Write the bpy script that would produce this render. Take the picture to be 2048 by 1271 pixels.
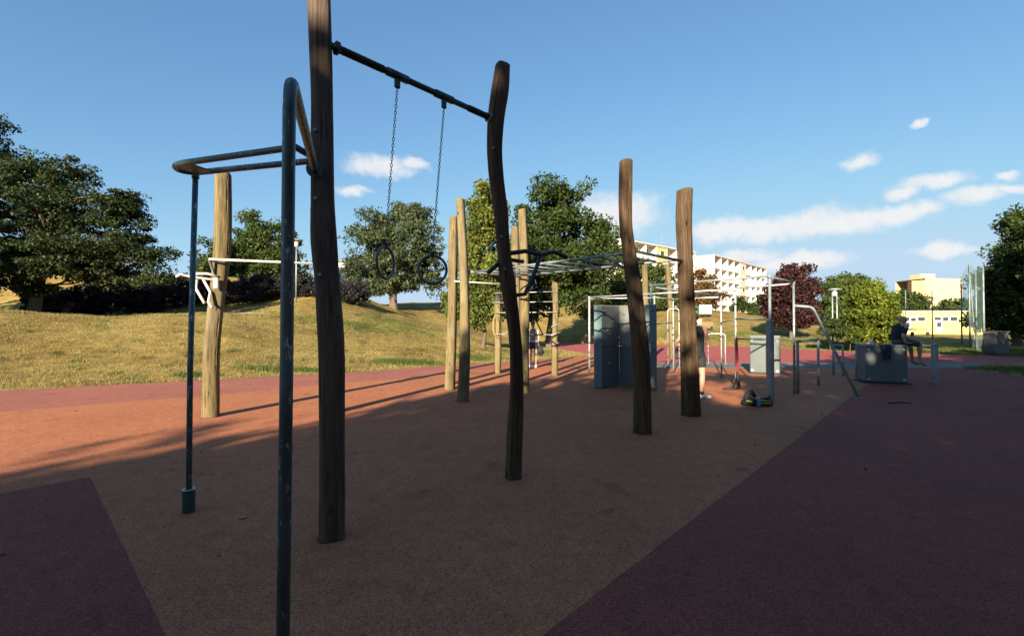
import bpy, math, random
import numpy as np
from mathutils import Vector, Matrix
R = math.radians
random.seed(7); RNG = np.random.default_rng(11)
scene = bpy.context.scene
for o in list(bpy.data.objects): bpy.data.objects.remove(o)

# ------------------------------------------------------------------ camera, sky, sun, exposure
CAM_H, FPX, PITCH = 1.55, 925.0, R(0.78)
cam_data = bpy.data.cameras.new('camera'); cam = bpy.data.objects.new('camera', cam_data)
scene.collection.objects.link(cam); scene.camera = cam
cam.location = (0, 0, CAM_H); cam.rotation_euler = (R(90) + PITCH, 0, 0)
cam_data.sensor_width = 36; cam_data.lens = 36 * FPX / 2048
cam_data.clip_start = 0.05; cam_data.clip_end = 5000

SUN_EL = R(19.5); SUN_TX, SUN_TY = 0.37, 0.93            # the way the light travels over the ground
EXPOSURE = 1.6; SKY_STRENGTH = 0.067; SUN_STRENGTH = 4.8
world = bpy.data.worlds.new('World'); scene.world = world; world.use_nodes = True
wn, wl = world.node_tree.nodes, world.node_tree.links
wn.clear()
w_out = wn.new('ShaderNodeOutputWorld'); w_bg = wn.new('ShaderNodeBackground')
sky = wn.new('ShaderNodeTexSky'); sky.sky_type = 'NISHITA'; sky.sun_disc = False
sky.sun_elevation = SUN_EL; sky.sun_rotation = math.atan2(-SUN_TX, -SUN_TY)
sky.air_density = 0.9; sky.dust_density = 0.1; sky.ozone_density = 3.0
w_bg.inputs['Strength'].default_value = SKY_STRENGTH
def wnode(t, **k):
    n = wn.new(t)
    for a, v in k.items(): setattr(n, a, v)
    return n
tc = wnode('ShaderNodeTexCoord'); sep = wnode('ShaderNodeSeparateXYZ'); wl.new(tc.outputs['Generated'], sep.inputs[0])
az = wnode('ShaderNodeMath', operation='ARCTAN2'); wl.new(sep.outputs[0], az.inputs[0]); wl.new(sep.outputs[1], az.inputs[1])
el = wnode('ShaderNodeMath', operation='ARCSINE'); wl.new(sep.outputs[2], el.inputs[0])
comb = wnode('ShaderNodeCombineXYZ'); wl.new(az.outputs[0], comb.inputs[0]); wl.new(el.outputs[0], comb.inputs[1])
cn = wnode('ShaderNodeTexNoise'); cn.inputs['Scale'].default_value = 16; cn.inputs['Detail'].default_value = 6; cn.inputs['Roughness'].default_value = 0.58
wl.new(tc.outputs['Generated'], cn.inputs['Vector'])
nv = wnode('ShaderNodeVectorMath', operation='SUBTRACT'); wl.new(cn.outputs['Color'], nv.inputs[0]); nv.inputs[1].default_value = (.5, .5, .5)
ns = wnode('ShaderNodeVectorMath', operation='SCALE'); wl.new(nv.outputs[0], ns.inputs[0]); ns.inputs['Scale'].default_value = 0.045
wp = wnode('ShaderNodeVectorMath', operation='ADD'); wl.new(comb.outputs[0], wp.inputs[0]); wl.new(ns.outputs[0], wp.inputs[1])
clouds = [(762, 332, 66, 19), (825, 330, 26, 9), (708, 384, 30, 8), (1235, 428, 78, 38), (1440, 456, 62, 22), (1520, 462, 80, 24), (1610, 448, 90, 26), (1700, 440, 80, 22), (1790, 428, 80, 18), (1850, 420, 45, 12),
          (1720, 322, 36, 17), (1865, 362, 70, 15), (1950, 389, 55, 18), (1808, 384, 32, 12), (2025, 372, 32, 11), (1890, 498, 66, 12),
          (1600, 524, 90, 16), (1850, 240, 18, 8), (2010, 345, 26, 9), (1490, 512, 70, 12)]
spots = []
for (cx, cy, rx, ry) in clouds:
    t = (cx - 1024) / FPX; a = math.atan(t); c = math.cos(a)
    spots.append((a, math.atan((648 - cy) / FPX * c), rx / FPX * c * c, ry / FPX * c))
for k in range(26):                                       # the same scattered small clouds all round the sky
    a = 0.95 + k * (2 * math.pi - 1.9) / 25
    spots.append((math.atan2(math.sin(a), math.cos(a)), random.uniform(.08, .34), random.uniform(.03, .12), random.uniform(.012, .035)))
acc = None
for (a, e, ra, re) in spots:
    s = wnode('ShaderNodeVectorMath', operation='SUBTRACT'); wl.new(wp.outputs[0], s.inputs[0]); s.inputs[1].default_value = (a, e, 0)
    m = wnode('ShaderNodeVectorMath', operation='MULTIPLY'); wl.new(s.outputs[0], m.inputs[0]); m.inputs[1].default_value = (1 / ra, 1 / re, 0)
    l = wnode('ShaderNodeVectorMath', operation='LENGTH'); wl.new(m.outputs[0], l.inputs[0])
    if acc is None: acc = l.outputs['Value']
    else:
        mn = wnode('ShaderNodeMath', operation='MINIMUM'); wl.new(acc, mn.inputs[0]); wl.new(l.outputs['Value'], mn.inputs[1]); acc = mn.outputs[0]
n2 = wnode('ShaderNodeTexNoise'); n2.inputs['Scale'].default_value = 34; n2.inputs['Detail'].default_value = 8; n2.inputs['Roughness'].default_value = .62
wl.new(tc.outputs['Generated'], n2.inputs['Vector'])
ad = wnode('ShaderNodeMath', operation='ADD'); wl.new(acc, ad.inputs[0])
n2m = wnode('ShaderNodeMath', operation='MULTIPLY_ADD'); wl.new(n2.outputs['Fac'], n2m.inputs[0]); n2m.inputs[1].default_value = 1.2; n2m.inputs[2].default_value = -0.62
wl.new(n2m.outputs[0], ad.inputs[1])
cm = wnode('ShaderNodeMapRange', interpolation_type='SMOOTHSTEP'); wl.new(ad.outputs[0], cm.inputs['Value'])
cm.inputs['From Min'].default_value = 1.5; cm.inputs['From Max'].default_value = 0.35; cm.inputs['To Min'].default_value = 0; cm.inputs['To Max'].default_value = 0.82
ccol = wnode('ShaderNodeMix', data_type='RGBA'); wl.new(n2.outputs['Fac'], ccol.inputs['Factor'])
CL = 0.32 / SKY_STRENGTH
ccol.inputs[6].default_value = (CL * 1.06, CL * 1.02, CL * .98, 1); ccol.inputs[7].default_value = (CL * .90, CL * .89, CL * .90, 1)
mixc = wnode('ShaderNodeMix', data_type='RGBA'); wl.new(cm.outputs[0], mixc.inputs['Factor'])
ssep = wnode('ShaderNodeSeparateColor'); scmb = wnode('ShaderNodeCombineColor'); wl.new(sky.outputs[0], ssep.inputs[0])   # the camera's gentle roll-off of the whole sky
for ch, (ga, gg) in enumerate(((.93, .85), (1.25, .74), (1.56, .65))):
    pw = wnode('ShaderNodeMath', operation='POWER'); wl.new(ssep.outputs[ch], pw.inputs[0]); pw.inputs[1].default_value = gg
    ml = wnode('ShaderNodeMath', operation='MULTIPLY'); wl.new(pw.outputs[0], ml.inputs[0]); ml.inputs[1].default_value = ga
    sm = wnode('ShaderNodeMath', operation='SMOOTH_MIN'); wl.new(ml.outputs[0], sm.inputs[0]); sm.inputs[1].default_value = (2.65, 3.5, 4.4)[ch]; sm.inputs[2].default_value = 1.6; wl.new(sm.outputs[0], scmb.inputs[ch])
wl.new(scmb.outputs[0], mixc.inputs[6]); wl.new(ccol.outputs[2], mixc.inputs[7])
wl.new(mixc.outputs[2], w_bg.inputs['Color']); wl.new(w_bg.outputs[0], w_out.inputs['Surface'])

sun_data = bpy.data.lights.new('sun', 'SUN'); sun = bpy.data.objects.new('sun', sun_data); scene.collection.objects.link(sun)
sun_data.energy = SUN_STRENGTH; sun_data.angle = R(0.55); sun_data.color = (1.0, 0.88, 0.66)
hn = math.hypot(SUN_TX, SUN_TY)
sun.rotation_euler = Vector((SUN_TX / hn * math.cos(SUN_EL), SUN_TY / hn * math.cos(SUN_EL), -math.sin(SUN_EL))).to_track_quat('-Z', 'Y').to_euler()
sun.location = (-10, -25, 12)
scene.view_settings.view_transform = 'Standard'; scene.view_settings.look = 'None'
scene.view_settings.exposure = EXPOSURE; scene.view_settings.gamma = 1; scene.view_settings.use_curve_mapping = False
scene.render.engine = 'CYCLES'
scene.cycles.max_bounces = 5; scene.cycles.transparent_max_bounces = 8

# ------------------------------------------------------------------ pixel helpers
cp, sp = math.cos(PITCH), math.sin(PITCH)
def ray(px, py):
    a = (px - 1024) / FPX; b = -(py - 635.5) / FPX
    return Vector((a, cp - b * sp, sp + b * cp))
def G(px, py, z=0.0):                                     # where a pixel meets the level z
    r = ray(px, py); k = (z - CAM_H) / r.z
    return Vector((r.x * k, r.y * k, z))
def AT(px, py, d):                                        # the point of a pixel's ray at distance d ahead
    r = ray(px, py); k = d / r.y
    return Vector((r.x * k, d, CAM_H + r.z * k))

# ------------------------------------------------------------------ mesh helpers
class MB:
    def __init__(s): s.v = []; s.f = []
    def add(s, v, f):
        n = len(s.v); s.v += [tuple(p) for p in v]; s.f += [tuple(i + n for i in q) for q in f]; return s
    def ring_loft(s, rings, cap=True):
        n = len(rings[0]); base = len(s.v)
        for r in rings: s.v += [tuple(p) for p in r]
        for i in range(len(rings) - 1):
            for j in range(n):
                a = base + i * n + j; b = base + i * n + (j + 1) % n
                s.f.append((a, b, b + n, a + n))
        if cap:
            s.f.append(tuple(base + j for j in range(n))[::-1]); s.f.append(tuple(base + (len(rings) - 1) * n + j for j in range(n)))
        return s
    def tube(s, pts, rad, seg=10, cap=True):
        pts = [Vector(p) for p in pts]; n = len(pts)
        if not hasattr(rad, '__len__'): rad = [rad] * n
        rings = []; up = None
        for i, p in enumerate(pts):
            t = (pts[min(i + 1, n - 1)] - pts[max(i - 1, 0)]).normalized()
            if up is None: up = Vector((0, 0, 1)) if abs(t.z) < .9 else Vector((1, 0, 0))
            x = t.cross(up).normalized(); y = x.cross(t).normalized(); up = y
            rings.append([p + (x * math.cos(2 * math.pi * k / seg) + y * math.sin(2 * math.pi * k / seg)) * rad[i] for k in range(seg)])
        return s.ring_loft(rings, cap)
    def box(s, c, size, rz=0.0, rx=0.0):
        c = Vector(c); h = Vector(size) / 2; m = Matrix.Rotation(rz, 3, 'Z') @ Matrix.Rotation(rx, 3, 'X')
        v = [c + m @ Vector((sx * h.x, sy * h.y, sz * h.z)) for sx in (-1, 1) for sy in (-1, 1) for sz in (-1, 1)]
        return s.add(v, [(0, 1, 3, 2), (4, 6, 7, 5), (0, 4, 5, 1), (2, 3, 7, 6), (0, 2, 6, 4), (1, 5, 7, 3)])
    def bbox(s, c, size, rz=0.0, b=.01):                  # box with chamfered edges
        c = Vector(c); h = Vector(size) / 2; m = Matrix.Rotation(rz, 3, 'Z')
        def rr(e, z):
            X, Y = h.x - e, h.y - e
            return [c + m @ Vector(p) for p in ((-X + b, -Y, z), (X - b, -Y, z), (X, -Y + b, z), (X, Y - b, z), (X - b, Y, z), (-X + b, Y, z), (-X, Y - b, z), (-X, -Y + b, z))]
        return s.ring_loft([rr(b, -h.z), rr(0, -h.z + b), rr(0, h.z - b), rr(b, h.z)])
    def ball(s, c, r, seg=12, rings=8):
        c = Vector(c); r = Vector(r) if hasattr(r, '__len__') else Vector((r, r, r))
        rr = []
        for i in range(rings + 1):
            th = math.pi * (i / rings * .98 + .01)
            rr.append([c + Vector((r.x * math.sin(th) * math.cos(2 * math.pi * k / seg), r.y * math.sin(th) * math.sin(2 * math.pi * k / seg), -r.z * math.cos(th))) for k in range(seg)])
        return s.ring_loft(rr)
    def torus(s, c, rmaj, rmin, mat, nseg=36, seg=10, stretch=1.0):
        c = Vector(c); base = len(s.v)
        for i in range(nseg):
            a = 2 * math.pi * i / nseg
            for j in range(seg):
                b = 2 * math.pi * j / seg
                p = Vector(((rmaj + rmin * math.cos(b)) * math.cos(a), rmin * math.sin(b), (rmaj * stretch + rmin * math.cos(b)) * math.sin(a)))
                s.v.append(tuple(c + mat @ p))
        for i in range(nseg):
            for j in range(seg):
                q = lambda i_, j_: base + (i_ % nseg) * seg + j_ % seg
                s.f.append((q(i, j), q(i + 1, j), q(i + 1, j + 1), q(i, j + 1)))
        return s
    def build(s, name, mat, parent=None, origin=None, smooth=False):
        org = Vector(origin) if origin is not None else (root_loc(parent) if parent else Vector((0, 0, 0)))
        me = bpy.data.meshes.new(name)
        me.from_pydata([tuple(Vector(p) - org) for p in s.v], [], s.f); me.update()
        if smooth: me.shade_smooth()
        else: me.shade_flat()
        return link(name, me, mat, parent, org)
def root_loc(p):
    while p.parent: p = p.parent
    return Vector(p.location)
def link(name, me, mat, parent, org):
    if mat and not me.materials: me.materials.append(mat)
    o = bpy.data.objects.new(name, me); scene.collection.objects.link(o)
    if parent: o.parent = parent
    else: o.location = org
    return o
def tag(o, label=None, cat=None, group=None, kind=None):
    for k, v in (('label', label), ('category', cat), ('group', group), ('kind', kind)):
        if v: o[k] = v
    return o
def thing(name, loc, label, cat, group=None):
    o = bpy.data.objects.new(name, None); scene.collection.objects.link(o); o.location = loc; o.empty_display_size = .2
    return tag(o, label, cat, group)
def smooth_by_angle(o, deg=40):
    me = o.data; me.shade_smooth()
    try: me.set_sharp_from_angle(angle=R(deg))
    except Exception: pass
    return o
def arc(p0, c, p1, n=8):                                  # quadratic bend
    p0, c, p1 = Vector(p0), Vector(c), Vector(p1)
    return [p0 * (1 - t) ** 2 + c * 2 * t * (1 - t) + p1 * t * t for t in [i / n for i in range(n + 1)]]

# ------------------------------------------------------------------ materials
def mat(name, rough=.6, metal=0.0):
    m = bpy.data.materials.new(name); m.use_nodes = True
    n = m.node_tree.nodes; b = n['Principled BSDF']; b.inputs['Roughness'].default_value = rough; b.inputs['Metallic'].default_value = metal
    return m, n, m.node_tree.links, b
def nd(n, t, **k):
    x = n.new(t)
    for a, v in k.items(): setattr(x, a, v)
    return x
def noise(n, l, vec, scale, detail=4, rough=.55, sc=None):
    t = nd(n, 'ShaderNodeTexNoise'); t.inputs['Scale'].default_value = scale; t.inputs['Detail'].default_value = detail; t.inputs['Roughness'].default_value = rough
    if sc:
        mp = nd(n, 'ShaderNodeVectorMath', operation='MULTIPLY'); l.new(vec, mp.inputs[0]); mp.inputs[1].default_value = sc; vec = mp.outputs[0]
    l.new(vec, t.inputs['Vector']); return t.outputs['Fac']
def ramp(n, l, fac, stops):
    r = nd(n, 'ShaderNodeValToRGB'); e = r.color_ramp.elements
    e[0].position, e[0].color = stops[0][0], (*stops[0][1], 1); e[1].position, e[1].color = stops[-1][0], (*stops[-1][1], 1)
    for p, c in stops[1:-1]:
        q = e.new(p); q.color = (*c, 1)
    l.new(fac, r.inputs[0]); return r.outputs[0]
def mixc_(n, l, fac, a, b, mode='MIX'):
    m = nd(n, 'ShaderNodeMix', data_type='RGBA', blend_type=mode)
    if isinstance(fac, float): m.inputs[0].default_value = fac
    else: l.new(fac, m.inputs[0])
    for s, v in ((6, a), (7, b)):
        if isinstance(v, tuple): m.inputs[s].default_value = (*v, 1)
        else: l.new(v, m.inputs[s])
    return m.outputs[2]
def bump(n, l, b, fac, strength, dist):
    u = nd(n, 'ShaderNodeBump'); u.inputs['Strength'].default_value = strength; u.inputs['Distance'].default_value = dist
    l.new(fac, u.inputs['Height']); l.new(u.outputs[0], b.inputs['Normal'])
def pos(n): return nd(n, 'ShaderNodeNewGeometry').outputs['Position']

def m_simple(name, col, rough=.6, metal=0.0, var=.18, scale=6.0, bmp=.0):
    m, n, l, b = mat(name, rough, metal); p = pos(n)
    f = noise(n, l, p, scale, 5)
    c = ramp(n, l, f, [(.25, tuple(x * (1 - var) for x in col)), (.75, tuple(min(1, x * (1 + var)) for x in col))])
    l.new(c, b.inputs['Base Color'])
    if bmp: bump(n, l, b, noise(n, l, p, scale * 12, 3), bmp, .004)
    return m
def m_rubber(name, col, col2):
    m, n, l, b = mat(name, .88); p = pos(n)
    big = noise(n, l, p, .55, 5, .6); mid = noise(n, l, p, 6, 4)
    c = ramp(n, l, big, [(.3, col2), (.62, col)])
    v = nd(n, 'ShaderNodeTexVoronoi'); v.inputs['Scale'].default_value = 130; l.new(p, v.inputs['Vector'])
    g = nd(n, 'ShaderNodeSeparateColor'); l.new(v.outputs['Color'], g.inputs[0])
    sp_ = ramp(n, l, g.outputs[0], [(.0, (.42, .42, .44)), (.25, (.85, .85, .85)), (.75, (1.05, 1.05, 1.05)), (1, (1.6, 1.5, 1.45))])
    c = mixc_(n, l, 1.0, c, sp_, 'MULTIPLY')
    sc = ramp(n, l, mid, [(.3, (.86, .86, .86)), (.7, (1.08, 1.08, 1.08))]); c = mixc_(n, l, 1.0, c, sc, 'MULTIPLY')
    st = noise(n, l, p, 1.7, 6, .7); stc = ramp(n, l, st, [(.30, (.60, .60, .60)), (.41, (1, 1, 1)), (.62, (1, 1, 1)), (.75, (1.18, 1.16, 1.14))]); c = mixc_(n, l, 1.0, c, stc, 'MULTIPLY')
    l.new(c, b.inputs['Base Color']); bump(n, l, b, v.outputs['Distance'], .5, .004)
    b.inputs['Specular IOR Level'].default_value = .25
    return m
def m_wood(name, dark, midc, pale, amt=.5):
    m, n, l, b = mat(name, .8); p = pos(n)
    g = noise(n, l, p, 1, 7, .65, (60, 60, 2.2)); h = noise(n, l, p, 1, 4, .6, (9, 9, .9)); w = noise(n, l, p, 2.3, 5, .6, (1, 1, .6))
    c = ramp(n, l, g, [(.28, dark), (.5, midc), (.74, pale)])
    pt = ramp(n, l, h, [(.35, (.62, .58, .55)), (.6, (1.05, 1.02, 1.0))]); c = mixc_(n, l, 1.0, c, pt, 'MULTIPLY')
    gy = ramp(n, l, w, [(.45, (0, 0, 0)), (.62, (1, 1, 1))]); c = mixc_(n, l, mixf(n, l, gy, amt), c, tuple(.6 * x + .4 * sum(pale) / 3 for x in pale))
    ck = noise(n, l, p, 1, 3, .5, (55, 55, .8)); ckr = ramp(n, l, ck, [(.29, (.25, .22, .2)), (.35, (1, 1, 1))]); c = mixc_(n, l, 1.0, c, ckr, 'MULTIPLY')
    vk = nd(n, 'ShaderNodeTexVoronoi'); mk_ = nd(n, 'ShaderNodeVectorMath', operation='MULTIPLY'); l.new(p, mk_.inputs[0]); mk_.inputs[1].default_value = (5, 5, 2.1); l.new(mk_.outputs[0], vk.inputs['Vector']); vk.inputs['Scale'].default_value = 1
    kn = ramp(n, l, vk.outputs['Distance'], [(.05, (.22, .19, .17)), (.13, (1, 1, 1))]); c = mixc_(n, l, 1.0, c, kn, 'MULTIPLY')
    l.new(c, b.inputs['Base Color'])
    su = nd(n, 'ShaderNodeMath', operation='ADD'); l.new(g, su.inputs[0]); l.new(ckr, su.inputs[1]); bump(n, l, b, su.outputs[0], .9, .008)
    b.inputs['Specular IOR Level'].default_value = .3
    return m
def mixf(n, l, f, k):
    q = nd(n, 'ShaderNodeMath', operation='MULTIPLY'); l.new(f, q.inputs[0]); q.inputs[1].default_value = k; return q.outputs[0]
def m_pipe(name, col, chip, metal=.35, rough=.45, thr=.64):
    m, n, l, b = mat(name, rough, metal); p = pos(n)
    f = noise(n, l, p, 45, 5, .6, (1, 1, .35)); g = noise(n, l, p, 3.5, 4)
    c = ramp(n, l, g, [(.3, tuple(x * .75 for x in col)), (.7, tuple(x * 1.25 for x in col))])
    k = ramp(n, l, f, [(thr, (0, 0, 0)), (thr + .05, (1, 1, 1))]); c = mixc_(n, l, k, c, chip)
    l.new(c, b.inputs['Base Color']); rr = ramp(n, l, g, [(.3, (rough * .8,) * 3), (.7, (min(1, rough * 1.3),) * 3)]); l.new(rr, b.inputs['Roughness'])
    bump(n, l, b, f, .12, .002)
    return m
def m_leaf(name, cols, trans=.35, cl=.5):
    m, n, l, b = mat(name, .55); g = nd(n, 'ShaderNodeNewGeometry')
    c = ramp(n, l, g.outputs['Random Per Island'], [(0, cols[0]), (.5, cols[1]), (1, cols[2])])
    f = noise(n, l, g.outputs['Position'], cl, 3); v = ramp(n, l, f, [(.35, (.7, .72, .7)), (.65, (1.25, 1.2, 1.1))]); c = mixc_(n, l, 1.0, c, v, 'MULTIPLY')
    l.new(c, b.inputs['Base Color']); b.inputs['Specular IOR Level'].default_value = .25
    t = nd(n, 'ShaderNodeBsdfTranslucent'); l.new(c, t.inputs[0]); mx = nd(n, 'ShaderNodeMixShader'); mx.inputs[0].default_value = trans
    l.new(b.outputs[0], mx.inputs[1]); l.new(t.outputs[0], mx.inputs[2]); l.new(mx.outputs[0], n['Material Output'].inputs[0])
    return m
def m_bark(name, col):
    m, n, l, b = mat(name, .9); p = pos(n); f = noise(n, l, p, 1, 6, .7, (14, 14, 3))
    l.new(ramp(n, l, f, [(.3, tuple(x * .5 for x in col)), (.7, tuple(x * 1.3 for x in col))]), b.inputs['Base Color']); bump(n, l, b, f, .8, .03)
    return m
def m_grass():
    m, n, l, b = mat('dry_grass_ground', .95); p = pos(n)
    a = noise(n, l, p, .35, 6, .65); d = noise(n, l, p, 2.2, 6, .7); e = noise(n, l, p, 22, 4, .7); q = noise(n, l, p, .13, 5, .6)
    c = ramp(n, l, a, [(.28, (.15, .098, .038)), (.46, (.25, .18, .062)), (.66, (.35, .275, .105))])
    d2 = ramp(n, l, d, [(.32, (.55, .52, .46)), (.58, (1.15, 1.1, 1.02))]); c = mixc_(n, l, 1.0, c, d2, 'MULTIPLY')
    e2 = ramp(n, l, e, [(.3, (.72, .71, .66)), (.7, (1.2, 1.2, 1.16))]); c = mixc_(n, l, 1.0, c, e2, 'MULTIPLY')
    s = nd(n, 'ShaderNodeMath', operation='ADD'); l.new(q, s.inputs[0]); l.new(mixf(n, l, d, .35), s.inputs[1])
    gm = ramp(n, l, s.outputs[0], [(.78, (0, 0, 0)), (.90, (1, 1, 1))]); c = mixc_(n, l, mixf(n, l, gm, .8), c, (.115, .145, .04))
    # east of the play area the lawn is watered and green
    l.new(c, b.inputs['Base Color']); bump(n, l, b, e, .9, .05); b.inputs['Specular IOR Level'].default_value = .1
    return m
M = {}
M['orange'] = m_rubber('orange_rubber', (.42, .150, .070), (.35, .124, .060))
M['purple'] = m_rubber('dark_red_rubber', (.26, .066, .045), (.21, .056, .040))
M['pink'] = m_rubber('red_rubber', (.34, .118, .085), (.28, .10, .075))
M['track'] = m_rubber('track_rubber', (.38, .09, .085), (.33, .08, .075))
M['asphalt'] = m_simple('grey_asphalt', (.13, .125, .12), .9, 0, .25, 3, .4)
M['grass'] = m_grass()
M['path'] = m_simple('pale_path', (.42, .36, .25), .9, 0, .2, 3, .3)
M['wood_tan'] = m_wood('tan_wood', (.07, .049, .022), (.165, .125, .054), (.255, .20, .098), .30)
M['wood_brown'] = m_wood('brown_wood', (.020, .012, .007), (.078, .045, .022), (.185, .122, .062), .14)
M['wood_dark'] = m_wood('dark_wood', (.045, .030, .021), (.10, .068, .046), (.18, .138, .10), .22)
M['pipe'] = m_pipe('dark_teal_pipe', (.07, .115, .125), (.45, .48, .48), .25, .42, .60)
M['pipe_black'] = m_pipe('black_teal_pipe', (.03, .05, .055), (.12, .14, .14), .2, .45, .72)
M['galv'] = m_pipe('galvanised_pipe', (.42, .43, .42), (.25, .25, .25), .45, .45)
M['galv_dull'] = m_pipe('dull_galvanised_pipe', (.24, .27, .28), (.40, .41, .41), .45, .5)
M['white_bar'] = m_pipe('worn_white_bar', (.62, .58, .52), (.32, .27, .22), .1, .45, .6)
M['steel'] = m_pipe('chain_steel', (.09, .10, .11), (.5, .5, .5), .8, .35, .7)
M['ring'] = m_pipe('ring_coating', (.09, .12, .14), (.35, .38, .4), .3, .3, .72)
M['panel'] = m_simple('blue_grey_panel', (.105, .122, .122), .75, 0, .14, 2.2, .25)
M['panel_pale'] = m_simple('pale_grey_panel', (.19, .195, .18), .8, 0, .12, 2.2, .25)
M['panel_teal'] = m_simple('teal_edge_panel', (.10, .165, .175), .7, 0, .12, 2.2, .2)
M['black'] = m_simple('black_cloth', (.016, .016, .018), .85, 0, .3, 9, .3)
M['blackrubber'] = m_simple('black_rubber', (.02, .02, .022), .7, 0, .2, 9, .2)
M['navy'] = m_simple('navy_cloth', (.018, .022, .05), .9, 0, .3, 9, .3)
M['skin'] = m_simple('skin', (.43, .25, .17), .55, 0, .1, 12)
M['skin_pale'] = m_simple('pale_skin', (.50, .31, .23), .55, 0, .1, 12)
M['greenshirt'] = m_simple('grey_green_cloth', (.13, .16, .145), .9, 0, .15, 9, .2)
M['white'] = m_simple('white_paint', (.74, .74, .72), .6, 0, .06, 2)
M['hair'] = m_simple('brown_hair', (.07, .04, .022), .6, 0, .3, 30)
M['lime'] = m_simple('lime_stripe', (.45, .62, .08), .6, 0, .05, 5)
M['bluebottle'] = m_simple('blue_bottle', (.09, .19, .27), .25, 0, .1, 8)
M['redband'] = m_simple('red_band', (.42, .045, .06), .7, 0, .15, 8)
M['yellowrope'] = m_simple('yellow_rope', (.40, .27, .07), .85, 0, .2, 30)
M['cream'] = m_simple('cream_plaster', (.74, .62, .47), .85, 0, .05, .4)
M['peach'] = m_simple('peach_plaster', (.72, .46, .33), .85, 0, .05, .4)
M['salmon'] = m_simple('salmon_plaster', (.58, .23, .14), .85, 0, .05, .4)
M['bwhite'] = m_simple('white_plaster', (.80, .75, .70), .85, 0, .05, .4)
M['ochre'] = m_simple('ochre_plaster', (.68, .40, .12), .85, 0, .05, .4)
M['yellow'] = m_simple('yellow_plaster', (.74, .63, .17), .85, 0, .05, .5)
M['roofgrey'] = m_simple('grey_roofing', (.16, .15, .14), .9, 0, .2, 1)
M['brickbrown'] = m_simple('brown_brick', (.17, .09, .055), .9, 0, .25, 6, .4)
M['tcream'] = m_simple('tower_cream', (.56, .44, .25), .85, 0, .05, .3)
M['tpeach'] = m_simple('tower_orange', (.58, .33, .17), .85, 0, .05, .3)
M['paleroof'] = m_simple('pale_roof_edge', (.50, .47, .43), .9, 0, .08, 1)
M['glass'] = m_simple('window_glass', (.04, .05, .06), .12, 0, .2, 1)
M['greenpaint'] = m_simple('green_paint', (.05, .22, .14), .5, 0, .1, 4)
M['net'] = m_simple('green_net', (.10, .17, .14), .8, 0, .1, 4)
M['darkboard'] = m_simple('dark_grey_board', (.07, .075, .085), .6, 0, .15, 3)
M['plankwood'] = m_simple('bench_wood', (.22, .14, .07), .8, 0, .2, 8, .3)
M['bark'] = m_bark('grey_brown_bark', (.13, .095, .065))
M['leaf_dark'] = m_leaf('dark_green_leaf', [(.028, .050, .014), (.045, .075, .018), (.075, .10, .022)])
M['leaf_acacia'] = m_leaf('acacia_leaf', [(.018, .034, .012), (.031, .050, .015), (.058, .070, .020)], .3)
M['leaf_mid'] = m_leaf('mid_green_leaf', [(.035, .062, .016), (.06, .092, .022), (.095, .12, .03)])
M['leaf_silver'] = m_leaf('silver_green_leaf', [(.045, .07, .03), (.075, .10, .045), (.13, .15, .075)])
M['leaf_lime'] = m_leaf('yellow_green_leaf', [(.078, .108, .020), (.125, .155, .028), (.19, .21, .052)])
M['leaf_yellow'] = m_leaf('bright_yellow_green_leaf', [(.06, .10, .012), (.105, .14, .015), (.17, .19, .025)])
M['leaf_red'] = m_leaf('purple_red_leaf', [(.026, .010, .012), (.045, .016, .018), (.08, .034, .027)])
M['leaf_rust'] = m_leaf('rust_leaf', [(.07, .05, .018), (.14, .075, .03), (.20, .12, .045)])
M['leaf_grey'] = m_leaf('grey_mauve_leaf', [(.022, .020, .024), (.038, .035, .040), (.075, .072, .075)])
M['blade_dry'] = m_leaf('dry_grass_blade', [(.18, .135, .05), (.28, .225, .08), (.37, .31, .13)], .3, .8)
M['blade_green'] = m_leaf('green_grass_blade', [(.06, .095, .02), (.095, .13, .03), (.16, .18, .05)], .3, .8)

# ------------------------------------------------------------------ terrain
FLAT = np.array([(-60, -60), (90, -60), (90, 24), (23.4, 23), (19.5, 26.5), (16, 32.4), (11, 34.6), (4, 39.6), (2.2, 39.5), (1.9, 24), (-.9, 19.1), (-5.3, 15.2), (-12, 11.1), (-30, -2.3), (-60, -23.8)])
def seg_dist(P, poly):
    d = np.full(len(P), 1e9)
    for i in range(len(poly)):
        a, b = poly[i], poly[(i + 1) % len(poly)]; ab = b - a
        t = np.clip(((P - a) @ ab) / (ab @ ab), 0, 1); d = np.minimum(d, np.linalg.norm(P - a - t[:, None] * ab, axis=1))
    return d
def inside(P, poly):
    c = np.zeros(len(P), bool); n = len(poly)
    for i in range(n):
        (x0, y0), (x1, y1) = poly[i], poly[(i + 1) % n]
        if y0 == y1: continue
        k = ((y0 > P[:, 1]) != (y1 > P[:, 1])) & (P[:, 0] < (x1 - x0) * (P[:, 1] - y0) / (y1 - y0) + x0); c ^= k
    return c
TT = [-1.6, -1.2, -.9, -.6, -.38, -.28, -.2, -.12, 0, .12, .25, .4, .6, .75, .9, 1.2]
HH = [2.2, 2.1, 1.9, 2.1, 2.4, 3.1, 4.2, 4.3, 3.4, 3.6, 3.4, 3.3, 2.2, .5, .3, .3]
LL = [14, 14, 13, 14, 17, 20, 22, 21, 22, 20, 30, 40, 40, 40, 40, 40]
H2 = [4.6, 4.6, 4.2, 3.6, 2.2, .6, 0, 0, 0, .6, .8, .6, .4, .2, 0, 0]
def ss(u): u = np.clip(u, 0, 1); return u * u * (3 - 2 * u)
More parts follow.
